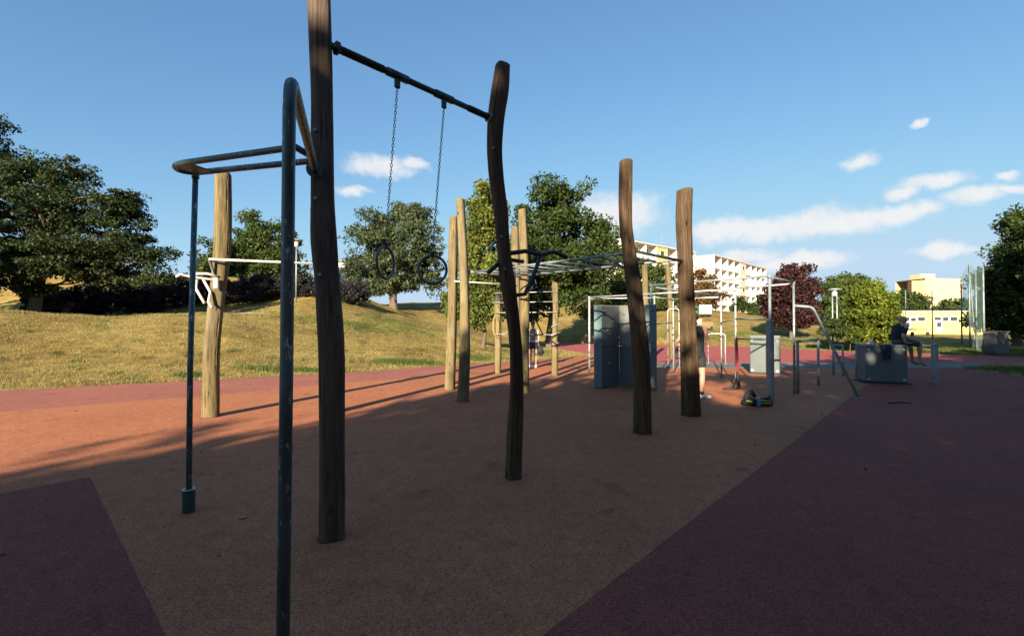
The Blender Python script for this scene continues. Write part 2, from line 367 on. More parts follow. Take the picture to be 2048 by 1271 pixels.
def hz(P):
    P = np.atleast_2d(np.asarray(P, float))
    d = np.where(inside(P, FLAT), 0, seg_dist(P, FLAT)); y = np.maximum(P[:, 1], .5); t = P[:, 0] / y
    t = np.where(P[:, 1] < 1, np.where(P[:, 0] < 0, -9, 9), t)
    h = np.interp(t, TT, HH); L = np.interp(t, TT, LL); h2 = np.interp(t, TT, H2); r = np.linalg.norm(P, axis=1)
    z = h * ss(d / L) + h2 * ss((P[:, 1] - 26.5 + .12 * np.minimum(P[:, 0] + 12, 0)) / 13) * (d > 0)
    wob = .10 * np.sin(P[:, 0] * .7 + 1.3) * np.sin(P[:, 1] * .55) + .05 * np.sin(P[:, 0] * 1.9) * np.sin(P[:, 1] * 1.6 + .5)
    return z + wob * ss(d / 5) * (r < 120)
def hz1(x, y): return float(hz([(x, y)])[0])

rad = np.concatenate([np.linspace(.5, 12, 24), np.geomspace(12.35, 60, 110), np.geomspace(63, 2500, 30)]); naz = 360
A = np.linspace(0, 2 * np.pi, naz, endpoint=False)
gx = (rad[:, None] * np.sin(A)).ravel(); gy = (rad[:, None] * np.cos(A)).ravel(); gz = hz(np.stack([gx, gy], 1))
mb = MB(); mb.v = [(0, 0, 0)] + list(zip(gx.tolist(), gy.tolist(), gz.tolist()))
for i in range(naz): mb.f.append((0, 1 + (i + 1) % naz, 1 + i))
for r_ in range(len(rad) - 1):
    for i in range(naz):
        a = 1 + r_ * naz + i; b = 1 + r_ * naz + (i + 1) % naz; mb.f.append((a, b, b + naz, a + naz))
tag(mb.build('ground', M['grass'], smooth=True), kind='structure')

def sheet(name, pts, z, m, th=.02):
    b = MB(); n = len(pts); b.v = [(x, y, z) for x, y in pts] + [(x, y, z - th) for x, y in pts]
    b.f = [tuple(range(n)), tuple(range(2 * n - 1, n - 1, -1))] + [(i, i + n, (i + 1) % n + n, (i + 1) % n) for i in range(n)]
    return tag(b.build(name, m), kind='structure')
D1 = Vector((.683, .730)); D2 = Vector((-.730, .683))
def P2(px, py): g = G(px, py); return (g.x, g.y)
# the whole rubber court in red, then the orange field and the darker corner on top of it
pad = [(-30, -14), (30, -14), (22, 2), (13.6, 9.6), (15.6, 15.0), (15.9, 16.4), (5.3, 16.5), (3.9, 20.0), (3.8, 23), (2.1, 21), (-.8, 18.6), (-5.2, 14.85), (-11.9, 10.75), (-30, -2.6)]
def soften(pts, k=4, amp=.05):
    out = []
    for i in range(len(pts)):
        a, b = Vector(pts[i]), Vector(pts[(i + 1) % len(pts)]); n = max(1, int((b - a).length / .5)) if (b - a).length < 25 else 1
        nrm = Vector((-(b - a).y, (b - a).x)).normalized()
        for j in range(n):
            p = a.lerp(b, j / n) + (nrm * random.uniform(-amp, amp) if j else Vector((0, 0))); out.append((p.x, p.y))
    return out
sheet('rubber_court_edge', soften(pad), .008, M['pink'])
cr = Vector(P2(180, 955)); rl = Vector(P2(1720, 780))           # corner of the dark field at left, a point of its right edge
def on(p, d, k): q = p + d * k; return (q.x, q.y)
far_l = Vector((-2.0, 14.2)); e1 = 16.4
kr = (16.4 - rl.y) / D1.y; WID = -(rl - cr).dot(D2)
orange = [on(cr, D1, 0), on(cr, -D2, WID), on(rl, D1, kr), (5.3, 16.4), (3.85, 19.9), (3.6, 22.4), (2.1, 20.6), (-.4, 15.9 + .7), (-2.0, 14.4), (-6.7, 10.0), (-13.0, 4.9), on(cr, -D1, 9)]
sheet('orange_rubber_field', orange, .0095, M['orange'])
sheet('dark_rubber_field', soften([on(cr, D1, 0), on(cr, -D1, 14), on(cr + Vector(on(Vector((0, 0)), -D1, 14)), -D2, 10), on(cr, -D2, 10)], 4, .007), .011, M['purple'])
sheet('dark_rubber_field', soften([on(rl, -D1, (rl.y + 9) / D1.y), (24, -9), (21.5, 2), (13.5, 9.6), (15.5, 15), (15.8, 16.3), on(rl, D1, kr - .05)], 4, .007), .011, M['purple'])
sheet('asphalt_strip', soften([(5.35, 16.5), (16.2, 16.45), (19.3, 18.6), (5.45, 18.7)], 4, .02), .0095, M['asphalt'])
sheet('running_track', [(5.45, 18.7), (19.3, 18.6), (27, 19.2), (23.4, 22.4), (19, 26), (15.7, 31.9), (10.9, 34), (4, 39), (2.5, 39), (2.8, 29)], .011, M['track'])
# footpath along the crest of the lawn
b = MB(); pts = [AT(px, 0, d) for px, d in ((-300, 23.5), (-100, 24), (60, 24.4), (200, 25), (320, 25.6), (440, 26.4), (560, 27.5))]
for i in range(len(pts) - 1):
    for k in range(6):
        for s_ in (0, 1):
            p = pts[i].lerp(pts[i + 1], (k + 0) / 6); x, y = p.x, p.y + .28 * s_ * 2
            b.v.append((x, y, hz1(x, y) + .05))
n = len(b.v) // 2; b.f = [(2 * i, 2 * i + 2, 2 * i + 3, 2 * i + 1) for i in range(n - 1)]
tag(b.build('footpath', M['path'], smooth=True), kind='structure')

# ------------------------------------------------------------------ grass blades
PADA, TRA = np.array(pad), np.array([(5.45, 16.4), (19.3, 16.4), (27, 19.2), (23.4, 22.4), (19, 26), (15.7, 31.9), (10.9, 34), (4, 39), (2.5, 39), (2.8, 29)])
def blades(C, h0, h1, w, per):
    n = len(C) * per; c = np.repeat(C, per, 0); a = RNG.uniform(0, 2 * np.pi, n); h = RNG.uniform(h0, h1, n); sx = RNG.normal(0, .05, n); sy = RNG.normal(0, .05, n)
    base = c + np.stack([sx, sy, np.zeros(n)], 1); dx = np.stack([np.cos(a), np.sin(a), np.zeros(n)], 1) * w
    lean = np.stack([RNG.normal(0, .4, n) * h, RNG.normal(0, .4, n) * h, h], 1)
    v = np.empty((n, 3, 3)); v[:, 0] = base - dx; v[:, 1] = base + dx; v[:, 2] = base + lean
    return v.reshape(-1, 3)
def raw_mesh(name, v, k):
    n = len(v) // k; me = bpy.data.meshes.new(name); me.vertices.add(len(v)); me.vertices.foreach_set('co', v.astype(np.float32).ravel())
    me.loops.add(n * k); me.polygons.add(n); me.loops.foreach_set('vertex_index', np.arange(n * k, dtype=np.int32))
    me.polygons.foreach_set('loop_start', np.arange(0, n * k, k, dtype=np.int32)); me.polygons.foreach_set('loop_total', np.full(n, k, dtype=np.int32))
    me.update(calc_edges=True); return me
def grow(n, x0, x1, y0, y1):
    P = np.stack([RNG.uniform(x0, x1, n), RNG.uniform(y0, y1, n)], 1); P = P[~inside(P, PADA) & ~inside(P, TRA)]
    return np.concatenate([P, hz(P)[:, None] - .005], 1)
C = np.concatenate([grow(60000, -30, 6, 9, 30), grow(16000, -32, 26, 28, 48), grow(9000, 13, 30, 8, 30)])
o = link('dry_grass', raw_mesh('dry_grass', blades(C, .03, .10, .008, 3), 3), M['blade_dry'], None, Vector((0, 0, 0)))
tag(o, 'short dry straw coloured grass covering the lawn and its slope', 'grass', kind='stuff')
gp = []
for (x, y, rx, ry, n) in [(-7.3, 15.2, 1.5, .35, 1000), (-9.3, 13.7, .6, .25, 300), (-4.1, 18.0, 1.3, .6, 1300), (-8.6, 25, 2.6, 1.2, 900), (-6.2, 27.5, 2.0, 1.5, 400), (-11.5, 25.5, 2.2, 1.2, 300),
                          (-1.5, 20.5, 1.2, .9, 900), (-8, 31, 2.2, 2.2, 700), (1, 25, 1.5, 2, 700), (18, 37, 9, 4, 3000), (24, 29, 5, 4, 5000), (19, 16, 3.2, 3.4, 4500), (17, 11.5, 3, 2.5, 2500), (27, 22, 6, 6, 5000)]:
    q = RNG.normal(0, .5, (n, 2)) * (rx, ry) + (x, y); gp.append(q)
gp.append(RNG.normal(0, .12, (1500, 2)) + np.repeat(np.stack([RNG.uniform(-24, 2, 150), RNG.uniform(11, 30, 150)], 1), 10, 0))
gp = np.concatenate(gp); gp = gp[~inside(gp, PADA) & ~inside(gp, TRA)]; gp = np.concatenate([gp, hz(gp)[:, None] - .005], 1)
o = link('green_grass', raw_mesh('green_grass', blades(gp, .05, .16, .011, 4), 3), M['blade_green'], None, Vector((0, 0, 0)))
tag(o, 'green weedy patches of grass scattered over the dry lawn', 'grass', kind='stuff')

# ------------------------------------------------------------------ trees
def leaves(cl, rc, per, size, flat=.7, up=.4):
    n = len(cl) * per; c = np.repeat(cl, per, 0); r = np.repeat(rc, per)
    d = RNG.normal(0, 1, (n, 3)); d /= np.linalg.norm(d, axis=1)[:, None]; d *= (RNG.uniform(0, 1, n) ** .45)[:, None]
    p = c + d * r[:, None] * (1, 1, flat)
    nrm = RNG.normal(0, 1, (n, 3)) + d * .6; nrm[:, 2] += up; nrm /= np.linalg.norm(nrm, axis=1)[:, None]
    t = np.cross(nrm, RNG.normal(0, 1, (n, 3))); t /= np.linalg.norm(t, axis=1)[:, None]; bt = np.cross(nrm, t)
    s = size * RNG.uniform(.5, 1.6, n)[:, None]; v = np.empty((n, 4, 3))
    v[:, 0] = p - t * s * .6; v[:, 1] = p + bt * s * .33 + nrm * s * .08; v[:, 2] = p + t * s * .6; v[:, 3] = p - bt * s * .33 + nrm * s * .08
    return v.reshape(-1, 3)
def tree(name, base, lobes, nclump, per, size, leafm, label, cat='tree', tr=.16, group=None, flat=.7, rcl=(.3, .6), nb=30, fork=.35, stems=1, core=.42):
    base = Vector(base); L = np.array(lobes, float); vol = L[:, 3] * L[:, 4] * L[:, 5]; w = vol ** .8 / (vol ** .8).sum(); cl = []
    for lo, k in zip(L, RNG.multinomial(nclump, w / w.sum() * .999999)):
        if k == 0: continue
        ns_ = max(3, k // 8); sc_ = RNG.normal(0, 1, (ns_, 3)); sc_ /= np.linalg.norm(sc_, axis=1)[:, None]; sc_ *= RNG.uniform(.45, 1.0, ns_)[:, None]   # boughs, with gaps between
        d = sc_[RNG.integers(0, ns_, k)] + RNG.normal(0, .17, (k, 3)); q_ = RNG.uniform(0, 1, k) < (.30 - .2 * (core > .55)); rnd = RNG.normal(0, 1, (k, 3)); rnd /= np.linalg.norm(rnd, axis=1)[:, None]
        d = np.where(q_[:, None], rnd * (RNG.uniform(.04, 1, k) ** core)[:, None], d); cl.append(lo[:3] + d * lo[3:])
    cl = np.concatenate(cl); rc = RNG.uniform(*rcl, len(cl))
    t = thing(name, base, label, cat, group); b = MB()
    top = Vector(((L[:, 0] * w).sum(), (L[:, 1] * w).sum(), L[:, 2].max())); zl = (L[:, 2] - L[:, 5]).min()
    if tr > 0:
        st = []
        for s_ in range(stems):
            off = Vector((random.uniform(-1, 1), random.uniform(-1, 1), 0)) * (tr * 1.5 if stems > 1 else 0)
            q = base + off; tp = top + off * 4; H = tp.z - base.z
            pts = [q + Vector((0, 0, -.2))] + [q.lerp(tp, u) + Vector((random.uniform(-1, 1), random.uniform(-1, 1), 0)) * H * .012 * (u > .05) for u in (.0, .03, .1, .2, .32, .45, .6, .75, .9)]
            rr = [tr * x for x in (1.5, 1.35, 1.1, .98, .9, .8, .62, .45, .28, .12)]; b.tube(pts, rr, 9); st.append(pts)
        for i in RNG.choice(len(cl), min(nb, len(cl)), replace=False):
            e = Vector(cl[i]); pts = random.choice(st); H = top.z - base.z
            k = [p for p in pts[2:-1] if p.z < e.z + .1 * H and p.z > zl - .1 * H] or [pts[4]]
            s = k[max(0, len(k) - 1 - random.randint(0, 2))]; ln = (e - s).length
            m1 = s.lerp(e, .35) + Vector((random.uniform(-.1, .1), random.uniform(-.1, .1), -.04)) * ln; m2 = s.lerp(e, .7) + Vector((random.uniform(-.08, .08), random.uniform(-.08, .08), .02)) * ln
            b.tube([s, m1, m2, e], [tr * .36, tr * .24, tr * .14, tr * .05], 5, False)
        b.build('trunk', M['bark'], t, smooth=True)
    v = leaves(cl, rc, per, size, flat) - np.array(base)
    link('crown', raw_mesh('crown', v, 4), leafm, t, base); return t
def plobes(d, items, dz=.85):                                   # crown lobes from their outline, at distance d
    out = []
    for it in items:
        cx, cy, rx, ry = it[:4]; dd = d + (it[4] if len(it) > 4 else 0); p = AT(cx, cy, dd); k = dd / FPX
        out.append((p.x, p.y, p.z, rx * k, max(rx, ry) * k * dz, ry * k))
    return out
def gb(px, d): x = (px - 1024) / FPX * d; return (x, d, hz1(x, d))

tree('acacia_tree', gb(58, 24.5), plobes(24.5, [(30, 350, 55, 50), (120, 345, 60, 45), (60, 440, 90, 60), (180, 420, 85, 50), (-40, 430, 80, 90), (245, 450, 60, 50), (130, 510, 120, 45), (-20, 520, 80, 50), (275, 505, 55, 40), (215, 545, 80, 32), (300, 548, 32, 24), (60, 575, 45, 24)]),
     980, 105, .115, M['leaf_acacia'], 'large spreading dark feathery tree with tiered branches on the dry lawn', tr=.20, flat=.5, rcl=(.25, .8), nb=60, stems=2, core=.5)
tree('tall_tree', gb(-75, 27), plobes(27, [(-60, 300, 62, 90), (-95, 420, 80, 90), (-60, 245, 55, 50), (-120, 540, 80, 70)]), 260, 90, .13, M['leaf_acacia'], 'taller dark tree whose crown just reaches past the feathery tree', tr=.28, flat=.5, rcl=(.4, .8))
tree('broad_tree', gb(505, 44), plobes(44, [(505, 490, 55, 52), (545, 480, 52, 40), (460, 500, 45, 40), (575, 515, 40, 45), (430, 530, 38, 40), (510, 545, 90, 35), (590, 545, 35, 35)]),
     420, 80, .22, M['leaf_mid'], 'round dense mid green tree beyond the embankment of grey shrubs', tr=.3, rcl=(.5, 1.0))
tree('silver_tree', gb(790, 44), plobes(44, [(795, 430, 55, 38), (740, 465, 42, 45), (845, 455, 42, 42), (790, 490, 75, 45), (730, 525, 45, 45), (860, 510, 38, 50), (800, 545, 80, 40), (725, 560, 45, 30), (780, 572, 60, 22), (850, 560, 45, 30), (700, 575, 25, 18)]),
     620, 75, .19, M['leaf_silver'], 'loose silvery green tree standing behind the grassy mound', tr=.26, rcl=(.4, .95), core=.5, stems=3)
gt = G(967, 706)
tree('young_pear_tree', (gt.x, gt.y, hz1(gt.x, gt.y)), plobes(gt.y, [(966, 392, 16, 46), (963, 450, 32, 52), (990, 440, 26, 50), (955, 520, 46, 52), (1000, 520, 38, 55), (930, 590, 44, 46), (912, 612, 30, 30), (982, 600, 52, 44), (1000, 560, 42, 46), (955, 625, 55, 24)]),
     560, 80, .13, M['leaf_lime'], 'slender yellow green tree with a pale thin trunk beside the red rubber', tr=.085, rcl=(.25, .5), flat=1.0)
tree('lime_tree', gb(1097, 31), plobes(31, [(1090, 400, 38, 48), (1130, 420, 55, 45), (1075, 460, 50, 60), (1150, 470, 65, 50), (1190, 450, 30, 30), (1110, 530, 85, 55), (1190, 520, 45, 55), (1060, 560, 40, 50), (1150, 590, 75, 45), (1080, 610, 45, 25)]),
     620, 80, .17, M['leaf_dark'], 'big dark green broadleaf tree with a thick trunk past the wooden posts', tr=.24, rcl=(.4, .85), core=.4)
tree('hedge_tree', gb(1225, 42), plobes(42, [(1225, 500, 30, 50), (1215, 560, 45, 55), (1250, 575, 35, 45), (1205, 620, 60, 30)]), 220, 75, .22, M['leaf_mid'], 'narrow green tree closing the gap between big dark tree and yellow block', tr=.2, rcl=(.5, 1.0))
tree('small_green_tree', gb(1305, 58), plobes(58, [(1300, 560, 30, 36), (1335, 575, 32, 34), (1280, 590, 30, 26), (1325, 600, 38, 24)]), 200, 70, .28, M['leaf_mid'], 'low green tree before the yellow apartment block', tr=.18, rcl=(.6, 1.1))
tree('rust_tree', gb(1408, 62), plobes(62, [(1408, 562, 24, 22), (1400, 590, 30, 24), (1425, 592, 20, 22)]), 150, 50, .26, M['leaf_rust'], 'small rust tinged tree in front of the peach gable', tr=.14, rcl=(.5, 1.0), core=.5)
tree('small_dark_tree', gb(1484, 66), plobes(66, [(1483, 606, 13, 14), (1480, 614, 12, 9)]), 60, 50, .26, M['leaf_dark'], 'small round dark green tree at the foot of the white balconies', tr=.1, rcl=(.4, .7))
tree('small_dark_tree', gb(1520, 60), plobes(60, [(1520, 605, 14, 16), (1512, 620, 15, 12)]), 70, 50, .26, M['leaf_dark'], 'round dark green tree beside the purple leaved tree', tr=.1, rcl=(.4, .7))
tree('purple_tree', gb(1583, 36), plobes(36, [(1582, 553, 28, 25), (1564, 585, 26, 32), (1602, 582, 28, 34), (1554, 620, 22, 25), (1610, 620, 26, 26), (1580, 632, 38, 20), (1600, 638, 30, 14)]),
     460, 75, .17, M['leaf_red'], 'round purple red leaved tree behind the steel frame', tr=.16, rcl=(.35, .75))
tree('far_tree', gb(1690, 52), plobes(52, [(1690, 575, 34, 28), (1660, 595, 25, 32), (1725, 590, 30, 34), (1650, 625, 25, 25), (1700, 625, 45, 28)]), 300, 70, .24, M['leaf_mid'], 'wide green tree behind the double park lamp', tr=.22, rcl=(.5, 1.0))
tree('young_yellow_tree', gb(1742, 25.5), plobes(25.5, [(1735, 588, 26, 26), (1765, 595, 18, 28), (1715, 610, 20, 26), (1745, 625, 42, 30), (1770, 640, 20, 30), (1740, 660, 32, 28)]), 330, 70, .115, M['leaf_yellow'], 'young bright yellow green tree beside the sitting man', tr=.07, rcl=(.25, .5))
tree('bushy_tree', gb(1815, 75), plobes(75, [(1820, 605, 26, 22), (1800, 615, 22, 18), (1845, 612, 22, 18)]), 120, 60, .35, M['leaf_dark'], 'dark bushy tree before the orange tower block', tr=.15, rcl=(.6, 1.1))
tree('bushy_tree', gb(1900, 78), plobes(78, [(1905, 612, 26, 14), (1890, 618, 24, 12)]), 80, 60, .35, M['leaf_mid'], 'low green tree between tower block and ball net', tr=.15, rcl=(.6, 1.1))
tree('chestnut_tree', gb(2035, 31), plobes(31, [(2050, 460, 38, 42), (2032, 525, 45, 42), (2070, 530, 50, 70), (1985, 572, 34, 40), (2022, 605, 52, 45), (2070, 620, 55, 50), (1980, 628, 28, 36), (2035, 650, 48, 30)]),
     620, 85, .17, M['leaf_dark'], 'tall dark spreading tree with sunlit edge beside the ball net', tr=.26, rcl=(.4, .85), core=.4)
tree('chestnut_tree', (31, 20, 0), [(31, 20, 7, 4, 4, 4.5), (29, 22, 5, 3, 3, 3)], 330, 80, .2, M['leaf_dark'], 'dark tree further along the row past the ball net', tr=.26, rcl=(.5, .9))
# shrubs on the shaded embankment
for k, (px, cy, rx, ry, d) in enumerate([(110, 600, 48, 24, 28), (185, 595, 58, 32, 29), (265, 592, 58, 34, 30), (345, 590, 50, 36, 31), (415, 592, 48, 36, 32), (490, 590, 55, 32, 32), (570, 586, 58, 30, 33), (645, 586, 52, 28, 33), (700, 588, 30, 22, 33)]):
    p = AT(px, cy, d); g_ = hz1(p.x, d); k_ = d / FPX; h_ = max(p.z + ry * k_ - g_, .9)
    tree('grey_shrub', (p.x, d, g_), [(p.x, d, g_ + h_ * .5, rx * k_, 1.2, h_ * .55)], 170, 70, .11, M['leaf_grey'], ('grey mauve shrub in the deep shade behind the feathery tree' if k < 4 else 'grey mauve shrub in the row below the round dense tree' if k < 7 else 'grey mauve shrub at the end of the row beside the grassy mound'), 'shrub', tr=.03, group='grey shrubs on the embankment', rcl=(.2, .42), nb=12)
for k, (px, cy, rx, ry, d) in enumerate([(1660, 655, 26, 12, 27), (1700, 668, 22, 14, 26), (1770, 680, 30, 14, 26)]):
    p = AT(px, cy, d); k_ = d / FPX
    tree('low_bush', (p.x, d, hz1(p.x, d)), [(p.x, d, max(p.z, .35), rx * k_, .6, ry * k_ * 1.3)], 70, 50, .09, M['leaf_dark'], ['low dark green bush at the foot of the double park lamp', 'low dark green bush between park lamp and bright young tree', 'low dark green bush at the foot of the bright young tree'][k], 'bush', tr=.02, group='low bushes by the track', rcl=(.15, .3), nb=8)
# the unseen row of park trees that shades the near court, plus added shade trees
st = []
def shade_tree(x, y, H, rx, lab, k):
    if len(st) < 2:
        t = tree('park_tree', (x, y, 0), [(x, y, 6.2, 3.4, 3.2, 3.6), (x + 1.6, y - .5, 4.6, 2.6, 2.6, 2.4), (x - 1.6, y + .6, 4.8, 2.6, 2.4, 2.6), (x, y, 8.2, 2.0, 2.0, 1.9), (x, y, 3.0, 2.4, 2.2, 1.6)] if not st else
                 [(x, y, 5.8, 3.6, 3.0, 3.2), (x + 1.4, y, 7.6, 2.2, 2.0, 2.2), (x - 1.3, y + .3, 4.0, 3.0, 2.6, 2.2), (x + 1.2, y, 3.0, 2.4, 2.2, 1.8)], 270, 30, .34, M['leaf_dark'], lab, tr=.26, rcl=(.5, .95), group='park trees shading the court', flat=.75, core=.5)
        st.append(t); t.scale = (1, 1, H / 10); return
    s = st[k % 2]; c = s.copy(); scene.collection.objects.link(c); c.location = (x, y, 0); c.rotation_euler.z = k * 1.3; c.scale = (rx, rx, H / 10)
    for ch in s.children:
        q = ch.copy(); scene.collection.objects.link(q); q.parent = c
    return c
for k, (x, y, H, rx) in enumerate([(-25, -30.6, 10, 1.1), (-20.3, -26.6, 9.6, 1), (-15.7, -21.6, 10.0, 1.05), (-10.5, -17.4, 9.6, 1), (-6.0, -12.6, 10.35, 1.05), (-1.6, -9.6, 9.6, 1), (3.6, -6.2, 10.0, 1), (8.8, -2.4, 10.4, 1.05), (13.8, .2, 9.6, .9), (18.6, 4.0, 10, .9),
                                   (-9.2, -11.5, 7.2, .8), (-5.6, -7.4, 6.6, .75), (6.2, -4.0, 8.2, .9), (12.5, 3.5, 6.5, .7), (24, 12.2, 9.5, .85), (20.5, 7.5, 9.5, .85), (-8.0, -13.9, 11, 1.0)]):  # second batch: unseen trees added to cut sky light and sun leaks
    shade_tree(x, y, H, rx, 'broad unseen park tree behind the court, among inferred and added shade trees', k)
for k, (x, y, H, rx) in enumerate([(-33, 12.5, 12, 1.15), (-38.5, 17, 13, 1.2), (-28.5, 19.5, 9.5, .8)]):
    o = shade_tree(x, y, H, rx, '', 20 + k)
    tag(o, 'park tree at the side of the lawn shading the embankment', 'tree', 'park trees beside the lawn')

# a few dry leaves blown over the court
q = np.stack([RNG.uniform(-9, 11, 170), RNG.uniform(1.4, 15, 170)], 1); q = np.concatenate([q, np.full((170, 1), .02)], 1)
v = leaves(q, np.full(170, .004), 1, .030, .1, 3.0)
tag(link('fallen_leaves', raw_mesh('fallen_leaves', v, 4), M['leaf_rust'], None, Vector((0, 0, 0))), 'dry brown leaves strewn thinly over the rubber court', 'leaves', kind='stuff')

# ------------------------------------------------------------------ buildings
def wallbox(p0, p1, off0, off1, z0, z1):                        # box along p0->p1 between two setbacks
    a, b = Vector(p0), Vector(p1); u = (b - a).normalized(); nrm = Vector((-u.y, u.x))
    c = (a + b) / 2 + nrm * (off0 + off1) / 2
    return (c.x, c.y, (z0 + z1) / 2), ((b - a).length, abs(off1 - off0), z1 - z0), math.atan2(u.y, u.x)
def block(name, p0, p1, z0, zt, depth, bays, storeys, m_gable, m_front, m_strip, strips, label):
    a, b = Vector(p0), Vector(p1); u = (b - a).normalized(); L = (b - a).length
    t = thing(name, (a.x, a.y, z0), label, 'building')
    MB().box(*wallbox(p0, p1, 1.5, depth, z0 - 3, zt - .25)).build('wall', m_gable, t)
    rb = MB(); rb.box(*wallbox(on(a, u, -.2), on(b, u, .2), -.25, depth + .2, zt - .25, zt)); rf = rb.build('roof', M['paleroof'], t)
    q = on(a, u, L * .33); q2 = on(a, u, L * .33 + 2.4)
    MB().box(*wallbox(q, q2, 5, 7.5, zt + .003, zt + 1.5)).build('lift_housing', m_front, rf)
    mq = on(a, u, L * .5); MB().tube([(mq[0], mq[1], zt), (mq[0], mq[1], zt + 2.4)], .05, 5).build('aerial', M['galv_dull'], rf)
    h = (zt - .25 - z0) / storeys; w = L / bays
    for i in range(bays):
        x0, x1 = on(a, u, i * w + .1), on(a, u, (i + 1) * w - .1)
        if i in strips:                                         # closed stair bay
            MB().box(*wallbox(on(a, u, i * w + .101), on(a, u, (i + 1) * w - .101), -.06, 1.5, z0 - 3, zt - .255)).build('stair_bay', m_strip, t)
            for k in range(storeys):
                f = MB().box(*wallbox(on(a, u, i * w + w * .3), on(a, u, i * w + w * .7), -.10, -.06, z0 + k * h + 1.0, z0 + k * h + 2.1)).build('window', M['white'], t)
                MB().box(*wallbox(on(a, u, i * w + w * .34), on(a, u, i * w + w * .66), -.13, -.10, z0 + k * h + 1.08, z0 + k * h + 2.02)).build('pane', M['glass'], f)
            continue
        for k in range(storeys):
            z = z0 + k * h; m = M['salmon'] if k == 0 else m_front
            bm_ = MB(); bm_.box(*wallbox(x0, x1, -.05, 1.5, z - (3 if k == 0 else 0), z + .16)); bm_.box(*wallbox(x0, x1, -.05, .07, z + .16, z + 1.05)); bm_.build('balcony', m, t)
            f = MB().box(*wallbox(on(a, u, i * w + w * .2), on(a, u, i * w + w * .85), 1.42, 1.5, z + .17, z + 2.3)).build('window', M['white'], t)
            MB().box(*wallbox(on(a, u, i * w + w * .24), on(a, u, i * w + w * .81), 1.38, 1.42, z + .3, z + 2.2)).build('pane', M['glass'], f)
    for i in range(bays + 1):
        if (i in strips) and (i - 1 in strips): continue
        MB().box(*wallbox(on(a, u, max(i * w - .1, 0)), on(a, u, min(i * w + .1, L)), -.055, 1.5, z0 - 3, zt - .252)).build('side_wall', m_front, t)
    return t
block('apartment_block', (20.5, 85.5), (40.2, 101.5), 3.2, 17.4, 9, 7, 5, M['cream'], M['bwhite'], M['ochre'], (0, 3), 'apartment block with yellow stair bays and white balconies rising behind the wooden posts')
block('apartment_block', (46.0, 105), (72, 131), 3.2, 17.4, 9, 9, 5, M['peach'], M['bwhite'], M['peach'], (4,), 'long white balcony apartment block with a peach gable and peach stair bay')
# orange and cream tower
pa, pb, pc = AT(1824, 600, 152.5), AT(1851, 600, 150), AT(1925, 600, 152)
t = thing('tower_block', (pb.x, pb.y, 0), 'plain orange and cream tower block behind the yellow pavilion', 'building')
zt = AT(1851, 556, 150).z
b = MB(); bk = [(pb.x, pb.y), (pc.x, pc.y), (pc.x + 1, pc.y + 14), (pa.x + 3, pa.y + 10)]
b.v = [(x, y, -1) for x, y in bk] + [(x, y, zt) for x, y in bk]; b.f = [(0, 1, 5, 4), (1, 2, 6, 5), (2, 3, 7, 6), (4, 5, 6, 7)]; b.build('wall', M['tcream'], t)
u = (Vector((pa.x, pa.y)) - Vector((pb.x, pb.y)))
MB().add([(pb.x, pb.y - .02, -1), (pa.x, pa.y, -1), (pa.x, pa.y, zt - .6), (pb.x, pb.y - .02, zt - .6), (pb.x + 2, pb.y + 4, -1), (pa.x + 2, pa.y + 4, -1), (pa.x + 2, pa.y + 4, zt - .6), (pb.x + 2, pb.y + 4, zt - .6)], [(0, 3, 2, 1), (3, 7, 6, 2), (1, 2, 6, 5)]).build('side_wall', M['tpeach'], t)
b = MB(); p = AT(1855, 548, 154); b.box((p.x, 156, zt + .9), (5, 4, 1.8)); rfo = b.build('lift_housing', M['tcream'], t)
MB().box((AT(1890, 600, 151).x, pb.y + .1, 4), (2.4, .5, 6)).build('stair_bay', M['tpeach'], t)
# far pale buildings on the skyline
t = thing('far_house', AT(1790, 640, 200) * 1.0, 'pale low house with dark pitched roof on the far skyline', 'building'); p = AT(1805, 645, 200)
MB().box((p.x, 200, p.z - 1), (9, 10, 12)).build('wall', M['bwhite'], t); b = MB(); z = p.z + 5
b.add([(p.x - 5, 194.5, z), (p.x + 5, 194.5, z), (p.x + 5, 205.5, z), (p.x - 5, 205.5, z), (p.x - 4.5, 200, z + 1.2), (p.x + 4.5, 200, z + 4)], [(0, 1, 5, 4), (1, 2, 5), (2, 3, 4, 5), (3, 0, 4), (3, 2, 1, 0)]); b.build('roof', M['roofgrey'], t)
p = AT(690, 548, 52); t = thing('white_house', (p.x - .6, 52, hz1(p.x, 52)), 'white walled house with a brown brick pier half hidden by the silvery tree', 'building')
MB().box((p.x - 1.6, 55, p.z - .8), (4.2, 5, 4.4)).build('wall', M['bwhite'], t); q = AT(700, 540, 51.5); MB().box((q.x, 52.1, q.z - .6), (.85, .6, 4.0)).build('brick_pier', M['brickbrown'], t)
MB().box((p.x - 1.6, 55, p.z + 1.52), (4.6, 5.4, .2)).build('roof', M['roofgrey'], t); w_ = MB().box((p.x - 1.0, 52.47, p.z - .2), (.7, .06, 1.0)).build('window', M['white'], t); MB().box((p.x - 1.0, 52.42, p.z - .2), (.56, .05, .86)).build('pane', M['glass'], w_)
